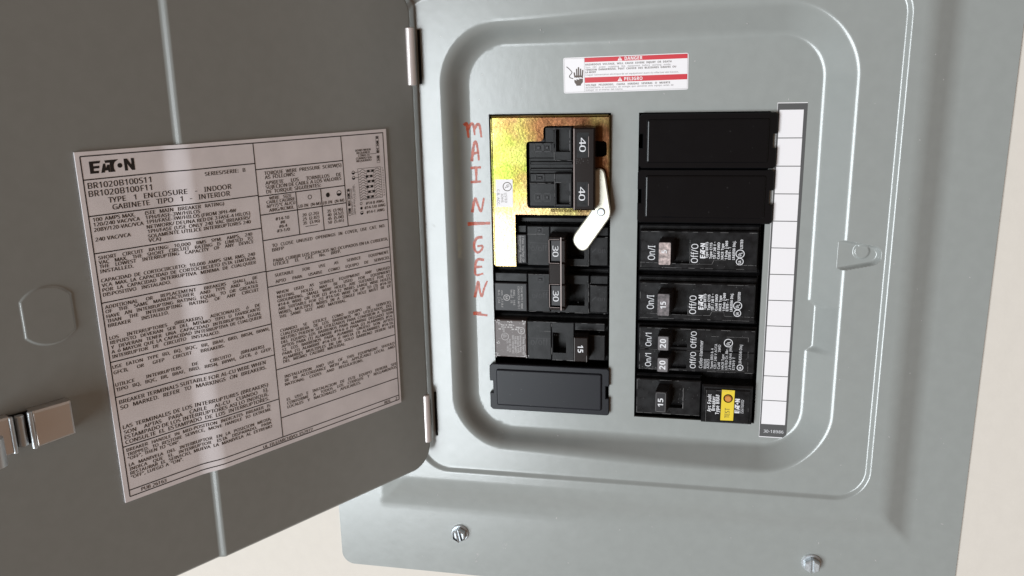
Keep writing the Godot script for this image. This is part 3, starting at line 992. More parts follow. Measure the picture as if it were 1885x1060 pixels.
func build_danger_label(panel: Node3D) -> void:
	org = Vector3.ZERO
	var st := begin()
	var w := 57.0
	var h := 16.1
	slab(st, soft(rect(0, w, 0, h), 0.9, 3), 0.0, 0.12, 0.0)
	var lab := put(st, "danger_label", mats.white_label, panel, "white and red danger label above the breaker openings")
	lab.transform = Transform3D(Basis(Vector3(0, 0, 1), 0.016), Vector3(-93.1, 8.6, 0.05) * MM)
	st = begin()
	var z := 0.16
	for b in [[h - 2.35, h - 0.35], [h - 11.6, h - 9.2]]:
		sheet(st, rect(9.9, w - 0.4, b[0], b[1]), z)
	put(st, "red_band", mats.red_print, lab)
	st = begin()
	word(st, "DANGER", Vector2(28.3, h - 2.05), 1.5, 1.02, z + 0.04, 0, FONT_BOLD)
	word(st, "PELIGRO", Vector2(28.1, h - 11.15), 1.5, 1.02, z + 0.04, 0, FONT_BOLD)
	for y in [h - 2.2, h - 11.35]:
		sheet(st, soft(poly([25.0, y, 27.3, y, 26.15, y + 1.85]), 0.3, 3), z + 0.04)
	put(st, "white_lettering", mats.white_label, lab)
	st = begin()
	for y in [h - 2.2, h - 11.35]:
		sheet(st, poly([26.05, y + 0.55, 26.25, y + 0.55, 26.3, y + 1.35, 26.0, y + 1.35]), z + 0.08)
		sheet(st, circle(Vector2(26.15, y + 0.3), 0.14, 8), z + 0.08)
	put(st, "warning_mark", mats.red_print, lab)
	st = begin()
	for r in [["HAZARDOUS VOLTAGE, WILL CAUSE SEVERE INJURY OR DEATH", 39.2, 3.55], ["TENSION DANGEREUSE, PEUT CAUSER DES BLESSURES GRAVES OU", 41.3, 5.9], ["LA MORT", 5.0, 7.0], ["VOLTAJE PELIGROSO, CAUSA HERIDAS SEVERAS O MUERTE", 38.7, 12.8]]:
		line(st, r[0], Vector2(10.2, h - r[2] - 0.3), r[1], 0.82, z, 0, FONT_BOLD)
	put(st, "bold_text", mats.brown_print, lab)
	st = begin()
	for r in [["Turn OFF power supplying this equipment before working inside.", 39.0, 4.75], ["Couper l'alimentation electrique de cet equipement avant d'y effectuer des travaux.", 42.5, 8.15], ["INTERRUMPA el suministro de energia que alimenta este equipo antes de", 40.2, 13.9], ["trabajar en el interior del mismo.", 17.3, 14.95]]:
		line(st, r[0], Vector2(10.2, h - r[2] - 0.3), r[1], 0.72, z)
	put(st, "small_text", mats.faint_print, lab)
	# thin frame, then the hand struck by a bolt
	st = begin()
	stroke(st, rect(0.45, w - 0.45, 0.45, h - 0.45), 0.09, z, true)
	stroke(st, poly([9.75, 0.45, 9.75, h - 0.45]), 0.09, z)
	put(st, "frame_line", mats.faint_print, lab)
	st = begin()
	stroke(st, curve(poly([1.5, 12.0, 2.6, 11.1, 3.9, 9.6, 3.6, 8.8, 2.8, 7.9, 3.0, 7.1, 4.4, 6.6])), 0.34, z)
	for f in [[5.3, 7.2, 5.0, 9.2], [6.2, 7.2, 6.15, 10.8], [7.0, 7.2, 7.05, 11.5], [7.9, 7.2, 8.0, 10.8], [8.7, 6.9, 9.0, 10.2]]:
		stroke(st, poly([f[0], f[1], f[2], f[3]]), 0.62, z + 0.002)
	sheet(st, poly([5.0, 7.5, 6.4, 6.7, 5.9, 7.3, 7.6, 6.7, 7.2, 7.2, 9.0, 7.0, 8.9, 7.9, 5.0, 8.0]), z + 0.004)
	sheet(st, poly([5.0, 6.1, 6.2, 5.6, 5.9, 6.3, 7.4, 5.9, 7.0, 6.5, 9.0, 6.4, 9.0, 4.9, 8.1, 3.9, 8.0, 3.3, 5.9, 3.3, 5.8, 3.9, 5.0, 4.9]), z + 0.004)
	put(st, "struck_hand", mats.brown_print, lab)

func build_directory(panel: Node3D) -> void:
	org = Vector3.ZERO
	var st := begin()
	slab(st, rect(3.4, 16.3, -158.9, 3.1), 0.03, 0.12, 0.0)
	var strip := put(st, "directory_strip", mats.white_label, panel, "narrow strip of blank white circuit boxes right of the breakers")
	st = begin()
	sheet(st, rect(3.55, 16.3, -158.5, 2.75), 0.16)
	put(st, "grey_ground", mats.grey_label_print, strip)
	for k in 12:
		st = begin()
		var y := -0.1 - 12.68 * k
		var l := 4.4 - 0.02 * k
		var r := 14.8 + 0.055 * k
		sheet(st, rect(l, r, y - 12.28, y), 0.2)
		put(st, "blank_box", mats.white_label, strip)
	st = begin()
	line(st, "30-18986", Vector2(5.5, -156.4), 9.4, 1.55, 0.2)
	put(st, "strip_number", mats.white_print, strip)

# a raised face with a rectangular pit in it
func pitted(st: SurfaceTool, x0: float, x1: float, y0: float, y1: float, z0: float, z1: float, ch: float, hx0: float, hx1: float, hy0: float, hy1: float, deep: float) -> void:
	var o := [Vector3(x0, y0, z0), Vector3(x1, y0, z0), Vector3(x1, y1, z0), Vector3(x0, y1, z0)]
	var m := [Vector3(x0, y0, z1 - ch), Vector3(x1, y0, z1 - ch), Vector3(x1, y1, z1 - ch), Vector3(x0, y1, z1 - ch)]
	var t := [Vector3(x0 + ch, y0 + ch, z1), Vector3(x1 - ch, y0 + ch, z1), Vector3(x1 - ch, y1 - ch, z1), Vector3(x0 + ch, y1 - ch, z1)]
	var h := [Vector3(hx0, hy0, z1), Vector3(hx1, hy0, z1), Vector3(hx1, hy1, z1), Vector3(hx0, hy1, z1)]
	var d := Vector3(0, 0, deep)
	for i in 4:
		var j := (i + 1) % 4
		quad(st, o[i], o[j], m[j], m[i])
		quad(st, m[i], m[j], t[j], t[i])
		quad(st, t[i], t[j], h[j], h[i])
		quad(st, h[i], h[j], h[j] - d, h[i] - d)
	quad(st, h[0] - d, h[1] - d, h[2] - d, h[3] - d)

# rubbed edges: broken thin strokes along a line
func wear(st: SurfaceTool, pts: PackedVector2Array, z: float, keep := 0.6, w := 0.13) -> void:
	for i in pts.size() - 1:
		var a := pts[i]
		var b := pts[i + 1]
		var l := (b - a).length()
		var t := 0.0
		while t < l:
			var s := minf(rng.randf_range(0.6, 4.5), l - t)
			if rng.randf() < keep:
				var d := (b - a) / l
				stroke(st, PackedVector2Array([a + d * t, a + d * (t + s)]), w * rng.randf_range(0.5, 1.3), z)
			t += s + rng.randf_range(0.0, 0.7)

func specks(st: SurfaceTool, x0: float, x1: float, y0: float, y1: float, z: float, count: int) -> void:
	for k in count:
		var c := Vector2(rng.randf_range(x0, x1), rng.randf_range(y0, y1))
		sheet(st, circle(c, rng.randf_range(0.05, 0.16), 5), z)

func mark_rings(st: SurfaceTool, ul: Vector2, r: float, csa: Vector2, rc: float, z: float, dir: int) -> void:
	ring(st, ul, r - 0.34, r, z)
	ring(st, csa, rc - 0.32, rc, z)
	var ax := Vector2.from_angle(dir * PI / 2.0)
	var ay := Vector2(-ax.y, ax.x)
	word(st, "U", ul - ax * r * 0.55 - ay * r * 0.28, r * 0.72, 0.8, z, dir, FONT_BOLD)
	word(st, "L", ul + ax * r * 0.05 - ay * r * 0.5, r * 0.72, 0.8, z, dir, FONT_BOLD)
	word(st, "SA", csa - ax * rc * 0.58 - ay * rc * 0.38, rc * 0.76, 0.75, z, dir, FONT_BOLD)

func build_breakers() -> void:
	interlock_bracket()
	main_breaker()
	double_breaker()
	scuffed_breaker()
	right_breaker(-64.8, -64.4, "black single breaker with a badly rubbed pale handle, below the two right filler plates", Color(0.66, 0.53, 0.505), 0)
	right_breaker(-90.1, -89.1, "black single breaker with grey handle marked 15, between rubbed breaker and tandem breaker", Color(0.20, 0.17, 0.178), 1)
	tandem_breaker()
	arc_fault_breaker()
	var p := filler_plate(Vector3(-27.0, -13.55, 0.3), "black blank filler plate topmost in the right breaker column", mats.glossy_black_plastic)
	var q := p.duplicate()
	q.name = "filler_plate_001"
	add_child(q, true)
	q.position = Vector3(-27.3, -39.2 + HEIGHT, 0.3) * MM
	q.set_meta("label", "black blank filler plate second from the top of the right column, above the rubbed breaker")
	filler_plate(Vector3(-101.4, -138.75, 0.3), "glare toned black blank filler plate closing the bottom of the left breaker column", mats.glare_toned_black_plastic)

func filler_plate(at: Vector3, label: String, m: Material) -> Node3D:
	var t := thing("filler_plate", label, "filler plate", at, "black filler plates")
	t.name = "filler_plate" if at.x > -60.0 else "filler_plate_002"
	org = Vector3.ZERO
	var st := begin()
	var a := 30.8
	var b := 12.55
	slab(st, poly([-a + 1.3, -b, a - 1.0, -b, a, -b + 1.0, a, -3.3, a - 1.7, -3.3, a - 1.7, 3.1, a, 3.1, a, b - 1.0, a - 1.0, b, -a + 1.3, b, -a, b - 1.3, -a, 3.2, -a + 1.7, 3.2, -a + 1.7, -3.2, -a, -3.2, -a, -b + 1.3]), 0.0, 2.4, 0.35)
	put(st, "flange", m, t)
	st = begin()
	pillow(st, soft(rect(-27.2, 27.2, -9.9, 9.9), 1.2, 4), 2.2, 3.4, 0.9, 7)
	var f := put(st, "raised_field", m, t)
	st = begin()
	specks(st, -26.0, 26.0, -9.0, 9.0, 3.46, 7)
	put(st, "dust", mats.worn_edge, f).set_meta("kind", "stuff")
	st = begin()
	block(st, -28.0, 28.0, -11.2, 11.2, -14.0, -0.3, 0.0)
	put(st, "plug", mats.black_moulded_plastic, t)
	return t

func right_breaker(yc: float, hy: float, label: String, face: Color, variant: int) -> void:
	var t := thing("circuit_breaker", label, "circuit breaker", Vector3(-28.6, yc, -50.0), "single 15 amp breakers in the right column")
	t.name = "circuit_breaker" if variant == 0 else "circuit_breaker_001"
	var st := begin()
	block(st, -57.9, 0.4, yc - 12.55, yc + 12.55, -50.0, -6.0, 0.8)
	block(st, -57.3, -0.9, yc - 11.4, yc + 11.6, -7.0, -1.6, 0.7)
	pitted(st, -56.5, -2.0, yc - 9.35, yc + 9.35, -3.0, 2.0, 0.55, -47.2, -33.1, yc - 6.6, yc + 5.5, 9.0)
	put(st, "body", mats.black_moulded_plastic, t)
	st = begin()
	block(st, -45.2, -38.8, hy - 5.8, hy + 5.8, -6.0, 13.0, 0.45, 0.35, Vector2(-2.6, 0))
	var h := put(st, "handle", mats.handle_plastic, t)
	st = begin()
	var face_tone := mat("rubbed_glare_handle_%d" % variant, face, 0.5)  # pale tone joins rubbing with glare on the handle front
	face_tone.albedo_texture = noise_tex(70 + variant, 0.03, 0.45, 1.0, 256, 5)
	triplanar(face_tone, 0.02)
	slab(st, soft(rect(-47.25, -41.9, hy - 5.25, hy + 5.2), 0.5, 2), 12.9, 13.04, 0.0)
	put(st, "rubbed_glare_face", face_tone, h)
	st = begin()
	if variant == 0:
		word(st, "5", Vector2(-43.6, hy + 0.2), 2.4, 1.0, 13.1, 1, FONT_BOLD)
	else:
		word(st, "15", Vector2(-43.4, hy - 1.9), 2.6, 1.0, 13.1, 1, FONT_BOLD)
	put(st, "rating", mats.white_print, h)
	# lettering: text, x of its baseline, start and end relative to the centre, cap height
	st = begin()
	var z := 2.06
	line(st, "Off/O", Vector2(-29.2, yc - 6.1), 9.2, 3.2, z, 1)
	line(st, "On/I", Vector2(-49.3, yc - 5.1 + (0.0 if variant == 0 else 0.8)), 7.0, 3.4, z, 1)
	var rows := [["Type BR115", -24.6, -3.7, 7.8], ["Type C115", -22.7, -3.9, 7.7], ["120 / 240 V ~", -21.0, -4.0, 8.3], ["CuAl   SWD", -19.2, -4.0, 8.0], ["HACR Type", -17.4, -4.1, 7.6], ["1 Pole   J-969", -15.6, -4.1, 8.9], ["E7819 - T", -14.1, -4.1, 6.0], ["LR43556 Disj.", -12.2, -4.2, 9.0], ["LISTED", -8.8, 1.2, 4.3]]
	for r in rows:
		line(st, r[0], Vector2(r[1], yc + r[2]), r[3], 1.2, z, 1, FONT_BOLD)
	mark_rings(st, Vector2(-9.9, yc - 1.3), 2.05, Vector2(-9.9, yc - 5.0), 1.75, z, 1)
	put(st, "printed_text", mats.white_print, t)
	st = begin()
	wordmark(st, Vector2(-25.9, yc - 3.8), 7.3, 2.3, z, 1)
	put(st, "wordmark", mats.white_print, t)
	st = begin()
	wear(st, poly([-56.2, yc - 6.3, -33.1, yc - 6.8, -22.6, yc - 6.6, -21.8, yc - 4.6, -16.3, yc - 4.5, -15.8, yc - 6.7, -2.3, yc - 6.8]), z, 0.75, 0.11)
	wear(st, poly([-55.9, yc + 8.7, -2.6, yc + 8.7]), z, 0.45)
	wear(st, poly([-55.9, yc - 8.75, -2.6, yc - 8.75]), z, 0.5)
	wear(st, poly([-33.0, yc - 6.4, -33.0, yc + 5.2]), z, 0.5)
	wear(st, poly([-55.9, yc - 8.6, -55.9, yc + 8.6]), z, 0.35)
	specks(st, -55.0, -3.0, yc - 8.5, yc + 8.5, z, 26)
	put(st, "rubbed_edges", mats.worn_edge, t)

func tandem_breaker() -> void:
	var yc := -114.6
	var t := thing("circuit_breaker_002", "black tandem breaker with two small handles marked 20, third in the right column", "circuit breaker", Vector3(-28.6, yc, -50.0))
	var st := begin()
	block(st, -57.9, 0.4, yc - 12.4, yc + 12.4, -50.0, -6.0, 0.8)
	block(st, -57.1, 0.0, yc - 11.7, yc + 11.9, -7.0, -1.0, 0.7)
	pitted(st, -56.3, -1.0, yc - 11.1, yc - 0.3, -3.0, 2.0, 0.4, -46.8, -33.0, yc - 9.8, yc - 1.6, 9.0)
	pitted(st, -56.3, -1.0, yc - 0.25, yc + 11.1, -3.0, 2.0, 0.4, -46.6, -32.9, yc + 1.2, yc + 9.6, 9.0)
	put(st, "body", mats.black_moulded_plastic, t)
	var face_tone := mat("rubbed_glare_handle_pair", Color(0.115, 0.105, 0.11), 0.45)  # lighter tone carries the glare on both handle fronts, with some wear
	for y in [-108.2, -119.1]:
		st = begin()
		block(st, -44.7, -38.6, y - 3.9, y + 3.9, -6.0, 13.0, 0.4, 0.3, Vector2(-2.5, 0))
		var h := put(st, "handle", mats.handle_plastic, t)
		st = begin()
		slab(st, soft(rect(-46.6, -41.9, y - 3.4, y + 3.4), 0.5, 2), 12.9, 13.04, 0.0)
		put(st, "rubbed_glare_face", face_tone, h)
		st = begin()
		line(st, "20", Vector2(-42.9, y - 2.3), 4.6, 2.9, 13.1, 1, FONT_BOLD)
		put(st, "rating", mats.white_print, h)
	st = begin()
	var z := 2.06
	for y in [-113.4, -123.9]:
		line(st, "On/1", Vector2(-50.1, y), 6.8, 2.9, z, 1)
		line(st, "Off/O", Vector2(-28.5, y), 8.4, 2.7, z, 1)
	line(st, "Cutler-Hammer", Vector2(-25.3, -123.6), 14.2, 1.6, z, 1)
	for r in [["BD2020", -23.4, 4.8], ["A2023", -22.0, 4.8], ["Types BRD & A", -20.3, 10.6], ["120 / 240 V AC/CA", -18.6, 12.8], ["CuAl        SWD", -16.9, 12.4], ["HACR Type", -15.1, 7.6], ["LISTED Cir. Bkr.", -13.4, 10.6], ["2 Pole Unit   J969", -11.6, 12.4], ["E7819   T", -9.9, 6.4]]:
		line(st, r[0], Vector2(r[1], -123.7), r[2], 1.15, z, 1)
	line(st, "LR43556   Disj", Vector2(-6.9, -120.7), 9.8, 1.25, z, 1)
	mark_rings(st, Vector2(-13.4, -110.2), 2.1, Vector2(-7.4, -122.5), 1.55, z, 1)
	put(st, "printed_text", mats.white_print, t)
	st = begin()
	wear(st, poly([-26.1, -124.1, -26.1, -107.2, -4.2, -107.2, -3.7, -124.2, -26.1, -124.4]), z, 0.7, 0.11)
	wear(st, poly([-55.8, yc - 10.6, -1.4, yc - 10.6]), z, 0.6)
	wear(st, poly([-55.8, yc + 10.6, -1.4, yc + 10.6]), z, 0.5)
	wear(st, poly([-55.8, yc - 0.3, -47.0, yc - 0.3]), z, 0.8)
	wear(st, poly([-33.0, yc - 0.3, -26.4, yc - 0.3]), z, 0.8)
	wear(st, poly([-55.8, yc - 10.6, -55.8, yc + 10.6]), z, 0.6)
	specks(st, -56.0, -47.0, yc - 10.8, yc - 9.6, z, 40)
	specks(st, -55.0, -3.0, yc - 10.5, yc + 10.5, z, 24)
	put(st, "rubbed_edges", mats.worn_edge, t)

func arc_fault_breaker() -> void:
	var yc := -139.9
	var t := thing("circuit_breaker_003", "black arc fault breaker with yellow TEST sticker and orange button, lowest at right", "circuit breaker", Vector3(-28.6, yc, -50.0))
	var st := begin()
	block(st, -57.9, 0.2, yc - 11.6, yc + 12.2, -50.0, -7.0, 0.8)
	block(st, -57.6, -25.4, yc - 10.6, yc + 10.8, -8.0, -2.0, 0.7)
	pitted(st, -57.2, -25.4, yc - 9.2, yc + 9.4, -3.0, 2.0, 0.5, -46.6, -34.0, yc - 5.4, yc + 5.4, 9.0)
	put(st, "body", mats.black_moulded_plastic, t)
	st = begin()
	block(st, -44.9, -38.6, -144.0, -132.6, -6.0, 13.0, 0.5, 0.4, Vector2(-2.9, 0))
	var h := put(st, "handle", mats.handle_plastic, t)
	st = begin()
	stroke(st, soft(rect(-47.0, -42.5, -143.2, -133.4), 0.5, 2), 0.16, 13.05, true)
	put(st, "handle_outline", mats.worn_edge, h)
	st = begin()
	line(st, "15", Vector2(-43.5, -140.6), 4.4, 2.6, 13.1, 1, FONT_BOLD)
	put(st, "rating", mats.white_print, h)
	# electronic module with its label
	st = begin()
	block(st, -25.0, -0.9, -151.2, -131.4, -8.0, 4.2, 0.9)
	pitted(st, -23.6, -2.2, -150.7, -133.2, 3.6, 5.0, 0.5, -14.7, -10.3, -139.8, -135.4, 2.6)
	var m := put(st, "test_module", mats.black_moulded_plastic, t)
	st = begin()
	var c := Vector2(-12.5, -137.6)
	var n := 28
	var out := [Vector2(-15.8, -149.2), Vector2(-9.7, -149.1), Vector2(-9.5, -133.3), Vector2(-15.6, -133.2)]
	ring_to_quad(st, c, 2.25, out, 5.05)
	put(st, "yellow_sticker", mats.yellow_label, m)
	st = begin()
	ring(st, c, 1.6, 2.6, 4.4)
	put(st, "button_well", mats.dark_interior, m)
	st = begin()
	disc(st, c + Vector2(0.15, -0.2), 1.75, 2.6, 5.2, 0.5, n)
	put(st, "test_button", mats.orange_button, m)
	st = begin()
	line(st, "TEST", Vector2(-11.6, -147.9), 5.3, 2.2, 5.1, 1)
	put(st, "test_lettering", mats.black_print, m)
	st = begin()
	line(st, "Arc Fault", Vector2(-20.5, -145.0), 9.1, 1.75, 5.06, 1, FONT_BOLD)
	line(st, "Breaker", Vector2(-18.5, -144.4), 7.6, 1.75, 5.06, 1, FONT_BOLD)
	line(st, "Type BRAF", Vector2(-16.6, -146.2), 10.4, 1.75, 5.06, 1, FONT_BOLD)
	line(st, "Cutler-Hammer", Vector2(-5.0, -145.0), 7.2, 0.95, 5.06, 1)
	put(st, "printed_text", mats.white_print, m)
	st = begin()
	wordmark(st, Vector2(-6.9, -145.0), 7.5, 2.3, 5.06, 1)
	stroke(st, poly([-6.2, -144.9, -6.2, -138.0]), 0.14, 5.06)
	put(st, "wordmark", mats.white_print, m)
	st = begin()
	wear(st, poly([-22.9, -150.2, -22.9, -133.8, -2.8, -133.8]), 5.06, 0.7, 0.1)
	wear(st, poly([-22.9, -150.2, -2.8, -150.2, -2.8, -142.0]), 5.06, 0.7, 0.12)
	wear(st, poly([-56.7, -148.6, -26.0, -148.7]), 2.06, 0.5)
	wear(st, poly([-56.7, -130.9, -26.0, -131.0]), 2.06, 0.5)
	wear(st, poly([-56.7, -148.6, -56.7, -130.9]), 2.06, 0.5)
	wear(st, poly([-34.0, -145.3, -34.0, -134.6]), 2.06, 0.8, 0.2)
	specks(st, -36.5, -34.2, -145.0, -135.0, 2.07, 16)
	specks(st, -55.0, -27.0, -148.0, -132.0, 2.06, 22)
	put(st, "rubbed_edges", mats.worn_edge, t)

# a flat four-cornered sheet with a round hole
func ring_to_quad(st: SurfaceTool, c: Vector2, r: float, corners: Array, z: float) -> void:
	var n := 40
	var rim := []
	for i in n:
		var d := Vector2.from_angle(TAU * i / n)
		var best := 1e9
		for k in 4:
			var a: Vector2 = corners[k]
			var b: Vector2 = corners[(k + 1) % 4]
			var hit = Geometry2D.segment_intersects_segment(c, c + d * 100.0, a, b)
			if hit != null:
				best = minf(best, (hit - c).length())
		rim.append(best)
	for i in n:
		var j := (i + 1) % n
		var a := Vector2.from_angle(TAU * i / n)
		var b := Vector2.from_angle(TAU * j / n)
		var p: Vector2 = c + a * rim[i]
		var q: Vector2 = c + b * rim[j]
		quad(st, v3(c + a * r, z), v3(p, z), v3(q, z), v3(c + b * r, z))
		for k in 4:
			var e: Vector2 = corners[k]
			var ang := fposmod((e - c).angle(), TAU)
			if ang > TAU * i / n and ang < TAU * (i + 1) / n:
				tri(st, v3(p, z), v3(e, z), v3(q, z))

func interlock_bracket() -> void:
	var t := thing("interlock_bracket", "gold coloured hold-down bracket with a pale pivoting lever round the main breaker", "bracket", Vector3(-100.0, -38.0, -12.0))
	var st := begin()
	var outer := [-127.3, -2.3, -127.3, -74.5, -117.0, -74.5, -117.0, -48.5, -71.7, -48.5]
	var hole := soft(poly([-102.6, -6.1, -102.6, -13.3, -111.0, -13.3, -111.0, -45.3, -78.4, -45.3, -78.4, -20.6, -72.6, -20.6, -72.6, -13.3, -78.4, -13.3, -78.4, -6.1]), 2.0, 4)
	# outline and hole joined by a hairline cut at the right
	var pts := poly(outer)
	var first := 0
	var best := -1e9
	for i in hole.size():
		if hole[i].x > best + 0.001 or (absf(hole[i].x - best) <= 0.001 and hole[i].y > hole[first].y):
			best = hole[i].x
			first = i
	var cut := hole[first]
	pts.append(Vector2(-71.7, cut.y - 0.004))
	var n := hole.size()
	# the hole runs the other way round from the outline
	var cw := Geometry2D.is_polygon_clockwise(hole)
	var walk := PackedVector2Array()
	for i in n:
		walk.append(hole[(first + (i if not cw else n - i)) % n])
	if Geometry2D.is_polygon_clockwise(poly(outer)) == Geometry2D.is_polygon_clockwise(walk):
		var back := PackedVector2Array([walk[0]])
		for i in range(n - 1, 0, -1):
			back.append(walk[i])
		walk = back
	walk[0] = cut
	pts.append(cut + Vector2(0, -0.004))
	for i in range(1, n):
		pts.append(walk[i])
	pts.append(cut + Vector2(0, 0.004))
	pts.append(Vector2(-71.7, cut.y + 0.004))
	pts.append(Vector2(-71.7, -2.3))
	slab(st, pts, 2.0, 3.2, 0.0)
	# turned-down flanges at the left, the top and the right
	slab(st, poly([-127.3, -2.0, -127.3, -74.5, -128.5, -74.3, -128.5, -2.6]), -9.0, 2.9, 0.5)
	slab(st, poly([-128.0, -1.2, -72.0, -1.2, -71.8, -2.2, -127.6, -2.2]), -9.0, 2.9, 0.5)
	slab(st, poly([-71.6, -1.6, -71.2, -1.6, -71.2, -48.0, -71.6, -48.0]), -9.0, 2.8, 0.15)
	var p := put(st, "plate", mats.yellow_chromate, t)
	# pressed frame marks in the plate, and the folded tab under the breaker
	st = begin()
	for f in [[-125.4, -118.4, -23.4, -6.4], [-125.2, -118.8, -71.5, -50.0]]:
		stroke(st, rect(f[0], f[1], f[2], f[3]), 0.28, 3.24, true)
	line(st, "DRAW-OUT", Vector2(-112.6, -20.0), 14.0, 1.0, 3.24, -1)
	put(st, "pressed_mark", mats.yellow_chromate, p)
	st = begin()
	for k in 24:
		block(st, -99.6 + k * 0.77, -99.0 + k * 0.77, -46.9, -45.7, 2.8, 3.9, 0.15)
	put(st, "serrated_tab", mats.yellow_chromate, p)
	# sticker
	st = begin()
	slab(st, rect(-126.3, -117.9, -44.9, -31.4), 3.21, 3.3, 0.0)
	var s := put(st, "listing_sticker", mats.white_label, t)
	st = begin()
	var c := Vector2(-120.6, -34.9)
	ring(st, c, 1.85, 2.25, 3.34)
	word(st, "U", c + Vector2(-0.4, 1.0), 1.5, 0.8, 3.34, -1, FONT_BOLD)
	word(st, "L", c + Vector2(-1.0, -0.1), 1.5, 0.8, 3.34, -1, FONT_BOLD)
	line(st, "LISTED", Vector2(-122.0, -38.0), 4.7, 1.2, 3.34, -1)
	line(st, "3DHS", Vector2(-123.8, -38.2), 4.4, 1.2, 3.34, -1)
	line(st, "C.B. ACC.", Vector2(-125.7, -36.3), 7.6, 1.2, 3.34, -1)
	put(st, "sticker_print", mats.brown_print, s)
	# lever
	st = begin()
	var lv := poly([-78.3, -27.6, -77.4, -26.2, -75.7, -25.6, -74.1, -26.2, -73.2, -27.6, -70.2, -46.2, -70.6, -48.8, -81.3, -64.3, -83.3, -65.4, -85.6, -64.6, -87.9, -61.8, -88.4, -59.4, -87.5, -57.2, -79.6, -46.0, -78.7, -43.0])
	slab(st, soft(lv, 2.0, 3), 5.0, 6.9, 0.45)
	put(st, "lever", mats.pale_zinc_plate, t)
	st = begin()
	disc(st, Vector2(-74.8, -46.2), 1.95, 6.7, 7.7, 0.5)
	disc(st, Vector2(-74.8, -46.2), 1.2, 3.0, 5.4, 0.0)
	put(st, "rivet", mats.bright_zinc, t)

func main_breaker() -> void:
	var t := thing("circuit_breaker_004", "black double main breaker marked 40 twice, standing through the gold bracket", "circuit breaker", Vector3(-100.0, -25.5, -50.0))
	var st := begin()
	block(st, -129.0, -71.6, -50.2, -0.9, -50.0, -9.5, 0.8)
	block(st, -110.6, -78.8, -45.0, -6.4, -10.0, 0.2, 0.5)
	# left platforms, with the valley between the two poles
	block(st, -110.2, -97.4, -21.6, -13.8, 0.0, 1.4, 0.5)
	block(st, -102.2, -97.4, -14.2, -6.6, 0.0, 2.4, 0.5)
	block(st, -110.2, -97.4, -44.8, -33.2, 0.0, 1.6, 0.5)
	block(st, -109.8, -97.4, -33.0, -28.6, 0.0, 1.1, 0.4)
	block(st, -109.4, -89.0, -24.4, -23.0, 0.0, 1.5, 0.35)
	block(st, -109.4, -89.0, -27.6, -26.2, 0.0, 1.5, 0.35)
	# the two pits in which the handle swings
	pitted(st, -97.4, -88.8, -22.4, -6.6, 0.0, 4.4, 0.5, -96.5, -89.7, -18.2, -7.6, 10.0)
	pitted(st, -97.4, -88.8, -44.6, -28.2, 0.0, 4.4, 0.5, -96.5, -89.7, -43.2, -32.8, 10.0)
	put(st, "body", mats.black_moulded_plastic, t)
	st = begin()
	for b in [[-107.2, -103.4, -18.2, -14.6], [-102.9, -99.3, -18.2, -14.6], [-106.8, -102.8, -32.2, -29.2], [-103.2, -99.6, -42.0, -38.4], [-107.6, -104.0, -42.0, -38.4]]:
		stroke(st, rect(b[0], b[1], b[2], b[3]), 0.4, 1.75, true)
		block(st, b[0] + 1.0, b[1] - 1.0, b[2] + 1.0, b[3] - 1.0, 1.0, 1.85, 0.25)
	put(st, "moulded_mark", mats.handle_plastic, t)
	st = begin()
	block(st, -88.6, -77.6, -44.8, -6.0, -6.0, 14.0, 0.7, 0.4, Vector2(0.9, 0))
	var h := put(st, "tied_handle", mats.brown_plastic, t)
	st = begin()
	for y in [[-20.0, -8.6], [-42.6, -31.2]]:
		slab(st, soft(rect(-85.4, -79.9, y[0], y[1]), 0.5, 2), 13.9, 14.06, 0.0)
	put(st, "number_field", mats.black_moulded_plastic, h)
	st = begin()
	line(st, "40", Vector2(-84.2, -10.9), 6.4, 2.9, 14.1, -1)
	line(st, "40", Vector2(-84.5, -33.4), 6.4, 2.9, 14.1, -1)
	put(st, "rating", mats.white_print, h)
	st = begin()
	stroke(st, poly([-86.7, -6.9, -86.7, -44.0]), 0.34, 14.05)  # highlight along the handle's left bevel, painted as a line
	stroke(st, poly([-80.0, -10.4, -80.0, -19.6]), 0.16, 14.09)
	stroke(st, poly([-80.0, -32.0, -80.0, -42.0]), 0.16, 14.09)
	put(st, "rubbed_glint_ridge", mats.painted_highlight, h)
	st = begin()
	wear(st, poly([-97.3, -7.0, -97.3, -22.0]), 4.46, 0.8)
	wear(st, poly([-97.3, -28.6, -97.3, -44.2]), 4.46, 0.8)
	wear(st, poly([-89.9, -8.0, -89.9, -18.0]), 4.46, 0.9, 0.22)  # highlight on the right edges of the pits, drawn as pale strokes
	wear(st, poly([-89.9, -33.0, -89.9, -43.0]), 4.46, 0.9, 0.22)
	wear(st, poly([-97.0, -22.2, -89.2, -22.2]), 4.46, 0.6)
	wear(st, poly([-97.0, -32.6, -89.2, -32.6]), 4.46, 0.6)
	wear(st, poly([-109.8, -33.4, -98.0, -33.4]), 1.66, 0.8)
	specks(st, -87.5, -79.0, -22.5, -20.5, 14.05, 14)
	put(st, "rubbed_edges", mats.worn_edge, t)

func left_pole(st: SurfaceTool, y0: float, y1: float, pit: Array, zf: float) -> void:
	block(st, -111.8, -100.4, y0, y1, -6.0, zf, 0.45)
	pitted(st, -100.3, -81.0, y0, y1, -6.0, zf + 0.2, 0.4, pit[0], pit[1], pit[2], pit[3], 9.0)
	block(st, -80.9, -71.9, y0 + 0.4, y1 - 5.2, -6.0, zf - 0.6, 0.4)
	block(st, -80.9, -71.9, y1 - 5.0, y1 - 0.5, -6.0, zf - 1.8, 0.4)

